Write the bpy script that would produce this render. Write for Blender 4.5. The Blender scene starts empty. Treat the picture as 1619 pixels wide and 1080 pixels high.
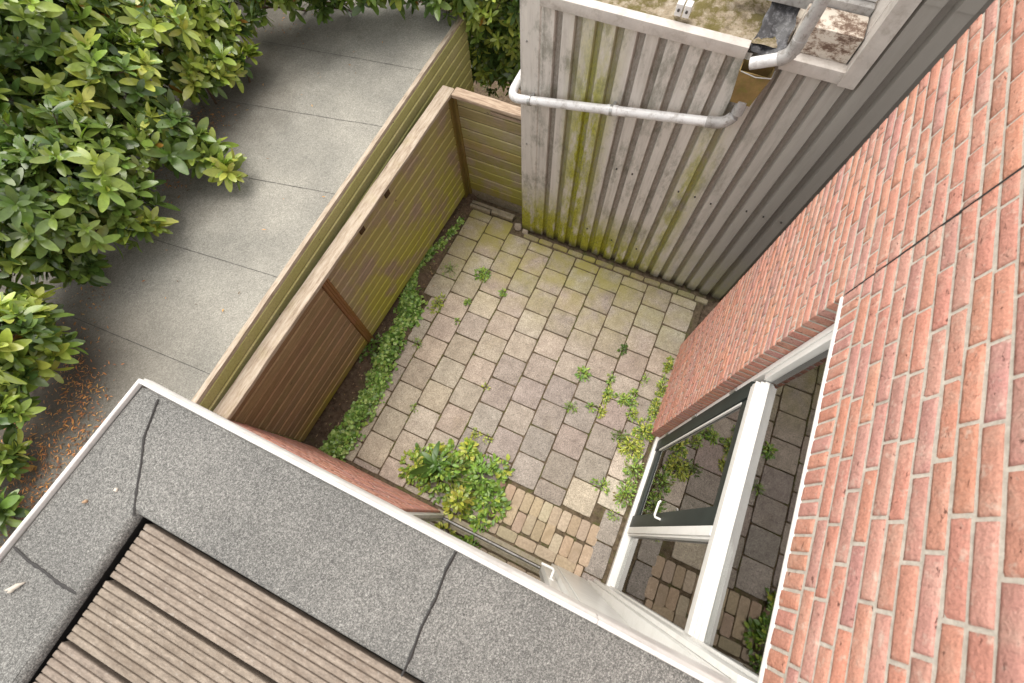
import bpy, bmesh, math, random
from mathutils import Vector, Matrix, noise
R = math.radians
random.seed(7)
scene = bpy.context.scene
COL = scene.collection

# ------------------------------------------------------------------ camera
CAM = Vector((0, 0, 4.95))
ax, ay, az = 0.37694162, 0.02809819, 0.42985612
RM = Matrix.Rotation(az, 3, 'Z') @ Matrix.Rotation(ay, 3, 'Y') @ Matrix.Rotation(ax, 3, 'X')
cd = bpy.data.cameras.new('camera')
cam = bpy.data.objects.new('camera', cd)
COL.objects.link(cam)
cam.matrix_world = Matrix.Translation(CAM) @ RM.to_4x4()
FPX = 695.34
cd.sensor_width = 36
cd.lens = FPX / 1619 * 36
cd.clip_start = 0.02
cd.clip_end = 400
cd.dof.use_dof = True
cd.dof.focus_distance = 4.2
cd.dof.aperture_fstop = 3.2
scene.camera = cam

# ------------------------------------------------------------------ light
SUN_EL, SUN_AZ = 66, 300            # azimuth clockwise from +Y
w = bpy.data.worlds.new('World')
scene.world = w
w.use_nodes = True
wn = w.node_tree
bg = wn.nodes['Background']
sky = wn.nodes.new('ShaderNodeTexSky')
sky.sky_type = 'NISHITA'
sky.sun_disc = False
sky.sun_elevation = R(SUN_EL)
sky.sun_rotation = R(SUN_AZ)
hs = wn.nodes.new('ShaderNodeHueSaturation')
hs.inputs['Saturation'].default_value = 0.12   # an overcast sky is nearly white
wn.links.new(sky.outputs[0], hs.inputs['Color'])
tint = wn.nodes.new('ShaderNodeMix')
tint.data_type = 'RGBA'
tint.blend_type = 'MULTIPLY'
tint.inputs[0].default_value = 1
tint.inputs[7].default_value = (1.0, 0.972, 0.925, 1)    # thin warm cloud
wn.links.new(hs.outputs[0], tint.inputs[6])
wn.links.new(tint.outputs[2], bg.inputs['Color'])
bg.inputs['Strength'].default_value = 0.15
sd = bpy.data.lights.new('sun', 'SUN')
sd.energy = 1.2
sd.angle = R(50)
sd.color = (1.0, 0.93, 0.84)
sun = bpy.data.objects.new('sun', sd)
COL.objects.link(sun)
sdir = Vector((math.sin(R(SUN_AZ)) * math.cos(R(SUN_EL)), math.cos(R(SUN_AZ)) * math.cos(R(SUN_EL)), math.sin(R(SUN_EL))))
sun.rotation_euler = sdir.to_track_quat('Z', 'Y').to_euler()
sun.location = (0, 0, 12)
vs = scene.view_settings
vs.view_transform = 'Standard'
vs.look = 'None'
vs.gamma = 1
vs.exposure = 1.45


def ground_pt(x, y, z=0.0):
    """where the sight line through a place measured on the photo meets height z"""
    d = RM @ Vector(((x - 809.5) / FPX, -(y - 540) / FPX, -1))
    return CAM + d * ((z - CAM.z) / d.z)


# ------------------------------------------------------------------ materials
def node(nt, t, ins=None, **props):
    n = nt.nodes.new('ShaderNode' + t)
    for k, v in props.items():
        setattr(n, k, v)
    for k, v in (ins or {}).items():
        s = n.inputs[k]
        if isinstance(v, bpy.types.NodeSocket):
            nt.links.new(v, s)
        else:
            s.default_value = (v if not (isinstance(v, tuple) and len(v) == 3 and s.type == 'RGBA') else (*v, 1))
    return n


class M:
    def __init__(s, name, rough=0.8, spec=0.3):
        s.m = bpy.data.materials.new(name)
        s.m.use_nodes = True
        s.nt = s.m.node_tree
        s.b = s.nt.nodes['Principled BSDF']
        s.b.inputs['Roughness'].default_value = rough
        s.b.inputs['Specular IOR Level'].default_value = spec
        s.pos = node(s.nt, 'NewGeometry').outputs['Position']

    def scaled(s, sc):
        return node(s.nt, 'VectorMath', {0: s.pos, 1: sc}, operation='MULTIPLY').outputs[0]

    def noise(s, scale, detail=4, rough=0.6, vec=None, off=0.0):
        v = vec or s.pos
        if off:
            v = node(s.nt, 'VectorMath', {0: v, 1: (off, off * 1.7, -off)}, operation='ADD').outputs[0]
        return node(s.nt, 'TexNoise', {'Vector': v, 'Scale': scale, 'Detail': detail, 'Roughness': rough}).outputs['Fac']

    def voro(s, scale, feature='F1', vec=None, out='Distance'):
        return node(s.nt, 'TexVoronoi', {'Vector': vec or s.pos, 'Scale': scale}, feature=feature).outputs[out]

    def ramp(s, fac, stops):
        n = node(s.nt, 'ValToRGB', {'Fac': fac})
        e = n.color_ramp.elements
        while len(e) < len(stops):
            e.new(0.5)
        for el, (p, c) in zip(e, stops):
            el.position = p
            el.color = (*c, 1) if isinstance(c, tuple) else (c, c, c, 1)
        return n.outputs['Color']

    def mix(s, a, b, fac, mode='MIX'):
        n = node(s.nt, 'Mix', data_type='RGBA', blend_type=mode)
        for k, v in ((0, fac), (6, a), (7, b)):
            if isinstance(v, bpy.types.NodeSocket):
                s.nt.links.new(v, n.inputs[k])
            else:
                n.inputs[k].default_value = v if k == 0 else (*v, 1)
        return n.outputs[2]

    def math(s, op, a, b=0.0, clamp=False):
        n = node(s.nt, 'Math', {0: a, 1: b}, operation=op)
        n.use_clamp = clamp
        return n.outputs[0]

    def rng(s, v, a, b, c=0.0, d=1.0):
        return node(s.nt, 'MapRange', {0: v, 1: a, 2: b, 3: c, 4: d}).outputs[0]

    def xyz(s):
        n = node(s.nt, 'SeparateXYZ', {0: s.pos})
        return n.outputs[0], n.outputs[1], n.outputs[2]

    def attr(s, name='tint'):
        return node(s.nt, 'Attribute', attribute_name=name).outputs['Color']

    def color(s, c):
        if isinstance(c, tuple):
            s.b.inputs['Base Color'].default_value = (*c, 1)
        else:
            s.nt.links.new(c, s.b.inputs['Base Color'])
        return s

    def bump(s, h, strength=0.5, dist=0.01):
        n = node(s.nt, 'Bump', {'Height': h, 'Strength': strength, 'Distance': dist})
        s.nt.links.new(n.outputs[0], s.b.inputs['Normal'])
        return s

    def rough(s, v):
        s.nt.links.new(v, s.b.inputs['Roughness'])


def mat_brick():
    m = M('brick', 0.9, 0.2)
    t = m.attr()
    n1 = m.noise(9, 5, 0.65)
    c = m.mix(t, (0.56, 0.40, 0.32), m.rng(n1, 0.50, 0.80, 0, 0.6))
    n2 = m.noise(120, 5, 0.7)
    c = m.mix(c, m.ramp(n2, [(0.25, 0.5), (0.6, 1.12)]), 0.6, 'MULTIPLY')
    pit = m.rng(m.noise(46, 5, 0.75, vec=m.scaled((1, 0.5, 1.3)), off=4), 0.30, 0.37, 1, 0)
    c = m.mix(c, (0.12, 0.05, 0.035), m.math('MULTIPLY', pit, 0.65))
    bl = m.rng(m.noise(26, 4, 0.6, off=9), 0.58, 0.72, 0, 0.5)
    c = m.mix(c, (0.60, 0.50, 0.42), bl)
    m.color(c)
    h = m.math('ADD', m.math('MULTIPLY', n2, 0.5), m.math('MULTIPLY', pit, -1.2))
    h = m.math('ADD', h, m.math('MULTIPLY', m.noise(38, 4), 1.0))
    return m.bump(h, 1.0, 0.008).m


def mat_mortar():
    m = M('mortar', 0.95, 0.1)
    c = m.ramp(m.noise(60, 6, 0.7), [(0.3, (0.40, 0.36, 0.31)), (0.7, (0.58, 0.53, 0.46))])
    return m.color(m.mix(c, (0.22, 0.18, 0.14), m.rng(m.noise(12), 0.55, 0.8, 0, 0.5))).bump(m.noise(160, 5, 0.7), 0.7, 0.004).m


def mat_paver():
    m = M('concrete_paver', 0.92, 0.15)
    x, y, z = m.xyz()
    t = m.attr()
    sp = m.voro(125, out='Color')
    g = node(m.nt, 'RGBToBW', {0: sp}).outputs[0]
    c = m.mix(t, m.ramp(g, [(0.0, 0.42), (0.45, 0.95), (0.8, 1.1), (1.0, 1.7)]), 0.8, 'MULTIPLY')
    c = m.mix(c, m.ramp(m.noise(7, 6, 0.7), [(0.3, (0.66, 0.64, 0.62)), (0.7, (1.15, 1.14, 1.12))]), 0.8, 'MULTIPLY')
    # algae towards the cladding at the far end and in the far left corner
    al = m.math('MULTIPLY', m.rng(y, 1.9, 3.1), m.rng(x, 1.3, -0.3, 0.15, 1.0))
    al = m.math('MULTIPLY', al, m.rng(m.noise(3.2, 5), 0.33, 0.6))
    c = m.mix(c, (0.33, 0.30, 0.075), m.math('MULTIPLY', al, 0.85, True))
    al2 = m.rng(m.noise(2.0, 5, off=3), 0.60, 0.78, 0, 0.3)
    c = m.mix(c, (0.20, 0.16, 0.08), al2)
    m.color(c)
    return m.bump(m.math('ADD', m.noise(220, 4, 0.7), m.math('MULTIPLY', g, 0.6)), 0.5, 0.003).m


def mat_clinker():
    m = M('clinker_paver', 0.9, 0.2)
    c = m.mix(m.attr(), m.ramp(m.noise(40, 6, 0.7), [(0.3, 0.62), (0.7, 1.15)]), 0.8, 'MULTIPLY')
    c = m.mix(c, (0.2, 0.15, 0.08), m.rng(m.noise(5, 5), 0.55, 0.75, 0, 0.5))
    return m.color(c).bump(m.noise(150, 5, 0.7), 0.6, 0.004).m


def mat_soil(name='soil', a=(0.035, 0.024, 0.016), b=(0.15, 0.105, 0.07), g=0.0):
    m = M(name, 1.0, 0.05)
    c = m.ramp(m.noise(22, 8, 0.75), [(0.3, a), (0.7, b)])
    if g:
        c = m.mix(c, (0.10, 0.12, 0.03), m.rng(m.noise(6, 5, off=2), 0.52, 0.7, 0, g))
    return m.color(c).bump(m.noise(55, 8, 0.75), 1.0, 0.02).m


def mat_fence(name, axis, base, green, gamt, brown=None):
    """weathered planed boards; grain runs along the given axis"""
    m = M(name, 0.85, 0.2)
    x, y, z = m.xyz()
    sc = {'y': (14, 0.9, 14), 'x': (0.9, 14, 14), 'z': (14, 14, 0.9)}[axis]
    v = m.scaled(sc)
    g1 = m.noise(4, 6, 0.7, vec=v)
    g2 = m.noise(16, 4, 0.7, vec=v)
    c = m.mix(m.attr(), base, 1.0, 'MULTIPLY')
    c = m.mix(c, m.ramp(g1, [(0.3, 0.6), (0.7, 1.2)]), 0.6, 'MULTIPLY')
    c = m.mix(c, m.ramp(g2, [(0.3, 0.7), (0.7, 1.15)]), 0.5, 'MULTIPLY')
    if gamt:
        al = m.math('MULTIPLY', m.rng(m.noise(3.2, 5, 0.6), 0.36, 0.53), m.rng(z, 1.9, 0.1, 0.25, 1.0))
        if axis == 'y':
            al = m.math('MULTIPLY', al, m.rng(y, 1.0, 1.3, 0.10, 1.0))
            low = m.math('MULTIPLY', m.rng(z, 0.42, 0.12), m.rng(m.noise(3, 4, off=6), 0.3, 0.6))
            al = m.math('MAXIMUM', al, low)
        c = m.mix(c, m.mix(m.attr(), green, 1.0, 'MULTIPLY'), m.math('MULTIPLY', al, gamt, True))
    # knots and nail stains
    kn = m.rng(m.voro(5.5, vec=m.scaled({'y': (1, 0.55, 1.6), 'x': (0.55, 1, 1.6), 'z': (1.6, 1.6, 0.55)}[axis])), 0.035, 0.07, 0.75, 0)
    c = m.mix(c, (0.07, 0.045, 0.03), kn)
    m.color(c)
    return m.bump(m.math('ADD', g1, m.math('MULTIPLY', g2, 0.6)), 0.55, 0.004).m


def mat_cap():
    m = M('weathered_cap_wood', 0.85, 0.2)
    v = m.scaled((9, 1.1, 9))
    g1 = m.noise(5, 7, 0.75, vec=v)
    c = m.ramp(g1, [(0.30, (0.16, 0.115, 0.085)), (0.44, (0.36, 0.29, 0.22)), (0.60, (0.47, 0.40, 0.32)), (0.8, (0.52, 0.46, 0.38))])
    c = m.mix(c, (0.30, 0.26, 0.10), m.rng(m.noise(4, 4, off=7), 0.55, 0.8, 0, 0.35))
    return m.color(c).bump(g1, 0.7, 0.005).m


def mat_cap_x():
    m = M('weathered_cap_wood_across', 0.85, 0.2)
    g1 = m.noise(5, 7, 0.75, vec=m.scaled((1.1, 9, 9)))
    c = m.ramp(g1, [(0.3, (0.16, 0.11, 0.08)), (0.5, (0.40, 0.30, 0.22)), (0.75, (0.55, 0.46, 0.36))])
    return m.color(c).bump(g1, 0.6, 0.005).m


def mat_felt(name, lo, mid, hi, sc, stain=True):
    m = M(name, 0.9, 0.25)
    g = node(m.nt, 'RGBToBW', {0: m.voro(sc, out='Color')}).outputs[0]
    g2 = node(m.nt, 'RGBToBW', {0: m.voro(sc * 0.45, out='Color')}).outputs[0]
    f = m.math('ADD', m.math('MULTIPLY', g, 0.65), m.math('MULTIPLY', g2, 0.35))
    c = m.ramp(f, [(0.15, lo), (0.5, mid), (0.85, hi)])
    c = m.mix(c, m.ramp(m.noise(1.6, 6, 0.65), [(0.3, (0.66, 0.66, 0.64)), (0.7, (1.12, 1.1, 1.05))]), 0.8, 'MULTIPLY')
    if stain:
        x, y, z = m.xyz()
        # old damp dirt where the shrubs drop their leaves
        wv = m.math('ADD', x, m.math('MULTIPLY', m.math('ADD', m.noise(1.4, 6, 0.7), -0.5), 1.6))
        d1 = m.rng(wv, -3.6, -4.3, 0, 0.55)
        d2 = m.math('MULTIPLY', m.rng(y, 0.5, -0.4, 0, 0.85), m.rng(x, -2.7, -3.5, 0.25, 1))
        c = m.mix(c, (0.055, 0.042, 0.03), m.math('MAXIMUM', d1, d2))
    m.color(c)
    return m.bump(m.math('ADD', g, m.math('MULTIPLY', m.noise(260, 3), 0.7)), 0.7, 0.003).m


def mat_clad():
    m = M('painted_steel_cladding', 0.5, 0.4)
    x, y, z = m.xyz()
    v = m.scaled((9, 2, 0.8))
    st = m.noise(2.2, 7, 0.7, vec=v)
    fine = m.noise(14, 6, 0.75, vec=m.scaled((5, 5, 2)))
    c = m.mix((0.58, 0.55, 0.51), (0.26, 0.23, 0.19), m.rng(st, 0.50, 0.80, 0, 0.7))
    c = m.mix(c, (0.70, 0.665, 0.61), m.rng(m.noise(3, 5, vec=v, off=5), 0.5, 0.75, 0, 0.6))
    # recessed pans mixed darker brown, broken up by the fine noise
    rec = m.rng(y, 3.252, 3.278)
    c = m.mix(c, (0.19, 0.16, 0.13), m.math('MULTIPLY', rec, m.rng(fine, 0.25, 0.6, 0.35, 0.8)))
    # shade beside the house painted in as a darker grey
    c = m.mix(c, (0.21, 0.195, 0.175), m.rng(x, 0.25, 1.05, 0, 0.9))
    blk = m.math('MULTIPLY', m.rng(m.noise(5, 7, 0.75, vec=m.scaled((1.5, 1, 0.7)), off=11), 0.50, 0.64), m.rng(x, 0.9, 0.2))
    c = m.mix(c, (0.09, 0.095, 0.06), m.math('MULTIPLY', blk, 0.55))
    # algae: at the foot on the left, and two runs below the pipe joint
    foot = m.math('MULTIPLY', m.rng(z, 0.95, 0.15), m.rng(x, 0.55, -0.6, 0.25, 1.3))
    run1 = m.math('MULTIPLY', m.rng(m.math('ABSOLUTE', m.math('ADD', x, 0.84)), 0.26, 0.04), m.rng(z, 2.75, 1.9, 0.35, 0.9))
    run1 = m.math('MULTIPLY', run1, m.rng(z, 0.0, 1.2, 0.75, 1))
    run2 = m.math('MULTIPLY', m.rng(m.math('ABSOLUTE', m.math('ADD', x, -0.22)), 0.17, 0.03), m.rng(z, 2.4, 1.9, 0, 0.55))
    a = m.math('MAXIMUM', foot, m.math('MAXIMUM', run1, run2))
    a = m.math('MULTIPLY', a, m.rng(m.noise(3.5, 6, 0.65, vec=m.scaled((3, 2, 1)), off=2), 0.33, 0.53))
    a = m.math('MULTIPLY', a, 1.25, True)
    c = m.mix(c, m.ramp(fine, [(0.35, (0.17, 0.19, 0.02)), (0.65, (0.46, 0.45, 0.05))]), a)
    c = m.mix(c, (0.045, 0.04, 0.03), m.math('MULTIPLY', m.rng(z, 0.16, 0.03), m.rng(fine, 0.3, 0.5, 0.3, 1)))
    m.color(c)
    return m.bump(fine, 0.2, 0.003).m


def mat_plain(name, col, rough=0.5, spec=0.4, var=0.25, sc=6, metal=0.0, dirt=None, damt=0.5, bump=0.15):
    m = M(name, rough, spec)
    m.b.inputs['Metallic'].default_value = metal
    n1 = m.noise(sc, 6, 0.7)
    c = m.mix(col, m.ramp(n1, [(0.3, 1 - var), (0.7, 1 + var * 0.4)]), 1.0, 'MULTIPLY')
    if dirt:
        c = m.mix(c, dirt, m.rng(m.noise(sc * 2.3, 7, 0.75, off=5), 0.5, 0.68, 0, damt))
    return m.color(c).bump(m.noise(sc * 15, 4), bump, 0.003).m


def mat_deck():
    m = M('weathered_decking', 0.8, 0.25)
    g1 = m.noise(5, 7, 0.75, vec=m.scaled((1.8, 9, 9)))
    g2 = m.noise(130, 6, 0.75, vec=m.scaled((0.5, 1, 1)))
    x, y, z = m.xyz()
    c = m.mix(m.attr(), m.ramp(g1, [(0.3, (0.50, 0.46, 0.43)), (0.7, (1.2, 1.18, 1.15))]), 0.9, 'MULTIPLY')
    c = m.mix(c, m.ramp(g2, [(0.3, 0.45), (0.62, 1.2)]), 0.65, 'MULTIPLY')
    c = m.mix(c, (0.42, 0.39, 0.35), m.rng(m.noise(60, 5, 0.7, off=4), 0.59, 0.70, 0, 0.5))
    c = m.mix(c, (0.16, 0.125, 0.095), m.rng(m.noise(7, 6, 0.7, vec=m.scaled((1, 3, 3)), off=8), 0.5, 0.7, 0, 0.6))
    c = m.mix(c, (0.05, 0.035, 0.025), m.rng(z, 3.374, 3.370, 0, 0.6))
    return m.color(c).bump(m.math('ADD', g1, m.math('MULTIPLY', g2, 1.0)), 0.7, 0.003).m


def mat_leaf(name, gloss=0.35):
    m = M(name, gloss, 0.5)
    c = m.mix(m.attr(), m.ramp(m.noise(30, 3), [(0.3, 0.75), (0.7, 1.15)]), 0.7, 'MULTIPLY')
    m.color(c)
    tr = node(m.nt, 'BsdfTranslucent', {'Color': m.mix(c, (1.6, 1.9, 0.6), 1.0, 'MULTIPLY')})
    mx = node(m.nt, 'MixShader', {0: 0.13, 1: m.b.outputs[0], 2: tr.outputs[0]})
    m.nt.links.new(mx.outputs[0], m.nt.nodes['Material Output'].inputs['Surface'])
    return m.m


def mat_glass(tint=(0.82, 0.86, 0.84)):
    m = M('window_glass')
    fr = node(m.nt, 'Fresnel', {'IOR': 2.55})
    gl = node(m.nt, 'BsdfGlossy', {'Color': (0.97, 0.97, 0.97), 'Roughness': 0.012})
    tr = node(m.nt, 'BsdfTransparent', {'Color': tint})
    mx = node(m.nt, 'MixShader', {0: fr.outputs[0], 1: tr.outputs[0], 2: gl.outputs[0]})
    m.nt.links.new(mx.outputs[0], m.nt.nodes['Material Output'].inputs['Surface'])
    return m.m


def mat_mossroof():
    m = M('mossy_roof_edge', 0.95, 0.1)
    c = m.ramp(m.noise(14, 8, 0.75), [(0.3, (0.10, 0.08, 0.05)), (0.5, (0.34, 0.28, 0.20)), (0.7, (0.52, 0.46, 0.38))])
    c = m.mix(c, (0.13, 0.11, 0.03), m.rng(m.noise(7, 7, 0.75, off=3), 0.46, 0.56, 0, 0.85))
    return m.color(c).bump(m.noise(40, 8, 0.75), 1.0, 0.02).m


def mat_peel():
    m = M('peeling_painted_wood', 0.8, 0.2)
    n1 = m.noise(9, 8, 0.75, vec=m.scaled((1, 1, 2)))
    c = m.ramp(n1, [(0.42, (0.15, 0.10, 0.075)), (0.49, (0.40, 0.33, 0.27)), (0.52, (0.58, 0.53, 0.46))])
    return m.color(c).bump(n1, 0.8, 0.008).m


BRICK, MORTAR, PAVER, CLINKER = mat_brick(), mat_mortar(), mat_paver(), mat_clinker()
SOIL = mat_soil('soil', (0.06, 0.042, 0.03), (0.24, 0.18, 0.125), 0.35)
JOINT = mat_soil('joint_dirt', (0.06, 0.045, 0.028), (0.22, 0.17, 0.115), 0.9)
FENCE_Y = mat_fence('old_fence_boards', 'y', (0.34, 0.26, 0.185), (0.37, 0.365, 0.06), 0.95)
FENCE_X = mat_fence('old_fence_boards_across', 'x', (0.40, 0.335, 0.235), (0.33, 0.32, 0.05), 0.85)
SHEDWALL = mat_fence('green_shed_boards', 'x', (0.50, 0.46, 0.27), (0.36, 0.37, 0.10), 0.8)
POSTW = mat_fence('fence_post_wood', 'z', (0.34, 0.22, 0.13), (0.22, 0.19, 0.035), 0.6)
CAP, CAPX = mat_cap(), mat_cap_x()
FELT = mat_felt('mineral_felt', (0.055, 0.056, 0.055), (0.150, 0.150, 0.147), (0.40, 0.40, 0.39), 560, False)
FELT_OLD = mat_felt('pale_mineral_felt', (0.20, 0.195, 0.175), (0.30, 0.292, 0.265), (0.43, 0.42, 0.385), 230)
BITUMEN = mat_plain('bitumen_seam', (0.025, 0.023, 0.022), 0.6, 0.4, 0.3, 40)
CLAD = mat_clad()
WHITE = mat_plain('white_window_paint', (0.80, 0.79, 0.76), 0.35, 0.5, 0.06, 4, dirt=(0.55, 0.52, 0.46), damt=0.25, bump=0.03)
WHITE_OLD = mat_plain('white_coated_trim', (0.70, 0.69, 0.67), 0.4, 0.5, 0.15, 5, dirt=(0.38, 0.36, 0.33), damt=0.4, bump=0.05)
FLASH = mat_plain('pale_flashing', (0.52, 0.485, 0.45), 0.45, 0.4, 0.2, 5, dirt=(0.25, 0.21, 0.17), damt=0.5, bump=0.05)
GREENP = mat_plain('dark_green_paint', (0.028, 0.036, 0.033), 0.5, 0.25, 0.2, 6, bump=0.05)
PVC = mat_plain('grey_pvc_pipe', (0.66, 0.66, 0.66), 0.35, 0.5, 0.12, 6, dirt=(0.22, 0.19, 0.16), damt=0.6, bump=0.08)
PVC_D = mat_plain('dirty_pipe', (0.40, 0.39, 0.38), 0.45, 0.4, 0.3, 9, dirt=(0.10, 0.08, 0.06), damt=0.8, bump=0.1)
STEEL = mat_plain('galvanised_steel', (0.42, 0.42, 0.41), 0.4, 0.5, 0.2, 20, metal=0.7)
DARKSTEEL = mat_plain('dark_screw', (0.06, 0.055, 0.05), 0.5, 0.5, 0.2, 30)
RUST = mat_plain('mossy_brown_hopper', (0.24, 0.16, 0.06), 0.7, 0.3, 0.4, 9, dirt=(0.15, 0.15, 0.03), damt=0.8, bump=0.4)
LEAD = mat_plain('black_rubber_flashing', (0.06, 0.06, 0.065), 0.35, 0.5, 0.4, 12, dirt=(0.3, 0.3, 0.32), damt=0.6, bump=0.5)
CONC = mat_plain('old_concrete', (0.33, 0.29, 0.22), 0.95, 0.1, 0.35, 14, dirt=(0.20, 0.19, 0.06), damt=0.6, bump=0.6)
STONE = mat_plain('rubble_stone', (0.40, 0.34, 0.27), 0.95, 0.1, 0.35, 18, dirt=(0.15, 0.12, 0.07), damt=0.6, bump=0.6)
DECK = mat_deck()
LEAF, LEAF_SOFT = mat_leaf('laurel_leaf', 0.24), mat_leaf('weed_leaf', 0.36)
BARK = mat_plain('shrub_bark', (0.14, 0.10, 0.07), 0.9, 0.1, 0.4, 25, bump=0.6)
DRY = mat_leaf('dry_leaf', 0.8)
GLASS = mat_glass()
ROOM = mat_plain('dark_room', (0.09, 0.072, 0.058), 0.8, 0.2)
MOSSROOF, PEEL = mat_mossroof(), mat_peel()
DROP = mat_plain('bird_lime', (0.55, 0.50, 0.43), 0.8, 0.2, 0.3, 40)
SLAT = mat_plain('blue_grey_fabric', (0.20, 0.25, 0.28), 0.8, 0.1, 0.3, 10)


# ------------------------------------------------------------------ object helpers
class MB:
    """collects faces; a colour per face goes into the 'tint' attribute"""

    def __init__(s):
        s.v, s.f, s.c, s.mi = [], [], [], []

    def add(s, vs, fs, col=(1, 1, 1), mi=0):
        o = len(s.v)
        s.v.extend(vs)
        for f in fs:
            s.f.append([i + o for i in f])
            s.c.append(col)
            s.mi.append(mi)

    def box(s, a, b, col=(1, 1, 1), mi=0, bev=0.0):
        x0, y0, z0 = a
        x1, y1, z1 = b
        if bev <= 0:
            s.add([(x0, y0, z0), (x1, y0, z0), (x1, y1, z0), (x0, y1, z0), (x0, y0, z1), (x1, y0, z1), (x1, y1, z1), (x0, y1, z1)],
                  [(0, 3, 2, 1), (4, 5, 6, 7), (0, 1, 5, 4), (1, 2, 6, 5), (2, 3, 7, 6), (3, 0, 4, 7)], col, mi)
        else:
            bm = bmesh.new()
            vs = [bm.verts.new(p) for p in [(x0, y0, z0), (x1, y0, z0), (x1, y1, z0), (x0, y1, z0), (x0, y0, z1), (x1, y0, z1), (x1, y1, z1), (x0, y1, z1)]]
            for f in [(0, 3, 2, 1), (4, 5, 6, 7), (0, 1, 5, 4), (1, 2, 6, 5), (2, 3, 7, 6), (3, 0, 4, 7)]:
                bm.faces.new([vs[i] for i in f])
            bmesh.ops.bevel(bm, geom=list(bm.edges), offset=bev, segments=2, profile=0.6, affect='EDGES')
            bm.verts.index_update()
            s.add([tuple(v.co) for v in bm.verts], [[v.index for v in f.verts] for f in bm.faces], col, mi)
            bm.free()

    def tube(s, pts, r, n=14, col=(1, 1, 1), cap=True, radii=None):
        pts = [Vector(p) for p in pts]
        rings = []
        up = Vector((0.13, 0.21, 0.97)).normalized()
        for i, p in enumerate(pts):
            d = (pts[min(i + 1, len(pts) - 1)] - pts[max(i - 1, 0)]).normalized()
            a = d.cross(up)
            if a.length < 0.05:
                a = d.cross(Vector((1, 0, 0)))
            a.normalize()
            b = a.cross(d).normalized()
            rr = radii[i] if radii else r
            rings.append([tuple(p + (a * math.cos(2 * math.pi * k / n) + b * math.sin(2 * math.pi * k / n)) * rr) for k in range(n)])
        vs = [v for rg in rings for v in rg]
        fs = []
        for i in range(len(pts) - 1):
            for k in range(n):
                fs.append((i * n + k, i * n + (k + 1) % n, (i + 1) * n + (k + 1) % n, (i + 1) * n + k))
        if cap:
            fs.append(tuple(range(n))[::-1])
            fs.append(tuple((len(pts) - 1) * n + k for k in range(n)))
        s.add(vs, fs, col)

    def build(s, name, mats, parent=None, smooth=False):
        me = bpy.data.meshes.new(name)
        off = parent_loc(parent)
        me.from_pydata([(x - off[0], y - off[1], z - off[2]) for x, y, z in s.v], [], s.f)
        if not isinstance(mats, (list, tuple)):
            mats = [mats]
        for m in mats:
            me.materials.append(m)
        me.polygons.foreach_set('material_index', s.mi)
        a = me.color_attributes.new('tint', 'FLOAT_COLOR', 'CORNER')
        buf = []
        for f, c in zip(s.f, s.c):
            buf.extend((c[0], c[1], c[2], 1.0) * len(f))
        a.data.foreach_set('color', buf)
        if smooth:
            me.polygons.foreach_set('use_smooth', [True] * len(s.f))
            if smooth != 'all':
                me.set_sharp_from_angle(angle=R(40))
            elif any(s.mi):
                me.polygons.foreach_set('use_smooth', [k == 0 for k in s.mi])
        me.update()
        o = bpy.data.objects.new(name, me)
        COL.objects.link(o)
        if parent:
            o.parent = parent
        return o


def parent_loc(p):
    l = Vector((0, 0, 0))
    while p:
        l += p.location
        p = p.parent
    return l


def thing(name, label, cat, loc, group=None):
    o = bpy.data.objects.new(name, None)
    o.empty_display_size = 0.1
    COL.objects.link(o)
    o.location = loc
    o['label'] = label
    o['category'] = cat
    if group:
        o['group'] = group
    return o


def tag(o, label, cat, group=None, kind=None):
    o['label'] = label
    o['category'] = cat
    if group:
        o['group'] = group
    if kind:
        o['kind'] = kind
    return o


def recenter(o, loc):
    """give a single-mesh thing its origin at its base"""
    loc = Vector(loc)
    o.data.transform(Matrix.Translation(-loc))
    o.location = loc
    return o


def structure(o):
    o['kind'] = 'structure'
    return o


def vary(c, a=0.1, h=0.03):
    k = 1 + random.uniform(-a, a)
    return tuple(max(0.0, min(1.0, ch * k * (1 + random.uniform(-h, h)))) for ch in c)


# ------------------------------------------------------------------ ground
g = MB()
g.add([(-60, -60, -0.06), (60, -60, -0.06), (60, 60, -0.06), (-60, 60, -0.06)], [(0, 1, 2, 3)])
structure(g.build('ground', SOIL))

g = MB()
nx, ny = 40, 46
X0, X1, Y0, Y1 = -2.75, 1.02, -0.5, 3.62
vs = []
for j in range(ny + 1):
    for i in range(nx + 1):
        x = X0 + (X1 - X0) * i / nx
        y = Y0 + (Y1 - Y0) * j / ny
        vs.append((x, y, -0.012 + 0.004 * noise.noise(Vector((x * 5, y * 5, 0)))))
g.add(vs, [(j * (nx + 1) + i, j * (nx + 1) + i + 1, (j + 1) * (nx + 1) + i + 1, (j + 1) * (nx + 1) + i) for j in range(ny) for i in range(nx)])
structure(g.build('sand_bed', JOINT, smooth='all'))

# raised soil strip under the ivy and along the fence
g = MB()
nx, ny = 16, 110
vs = []
for j in range(ny + 1):
    y = -0.34 + 3.86 * j / ny
    for i in range(nx + 1):
        x = -2.74 + (0.64 if y < 1.35 else 0.47 if y > 1.65 else 0.64 - 0.17 * (y - 1.35) / 0.3) * i / nx
        n = noise.fractal(Vector((x * 7, y * 7, 3)), 0.8, 2, 5)
        e = min(1, i / 2.0, (nx - i) / 3.0)
        vs.append((x, y, -0.012 + (0.05 + 0.028 * n) * max(0.0, e)))
g.add(vs, [(j * (nx + 1) + i, j * (nx + 1) + i + 1, (j + 1) * (nx + 1) + i + 1, (j + 1) * (nx + 1) + i) for j in range(ny) for i in range(nx)])
structure(g.build('soil_bed', SOIL, smooth='all'))


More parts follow.
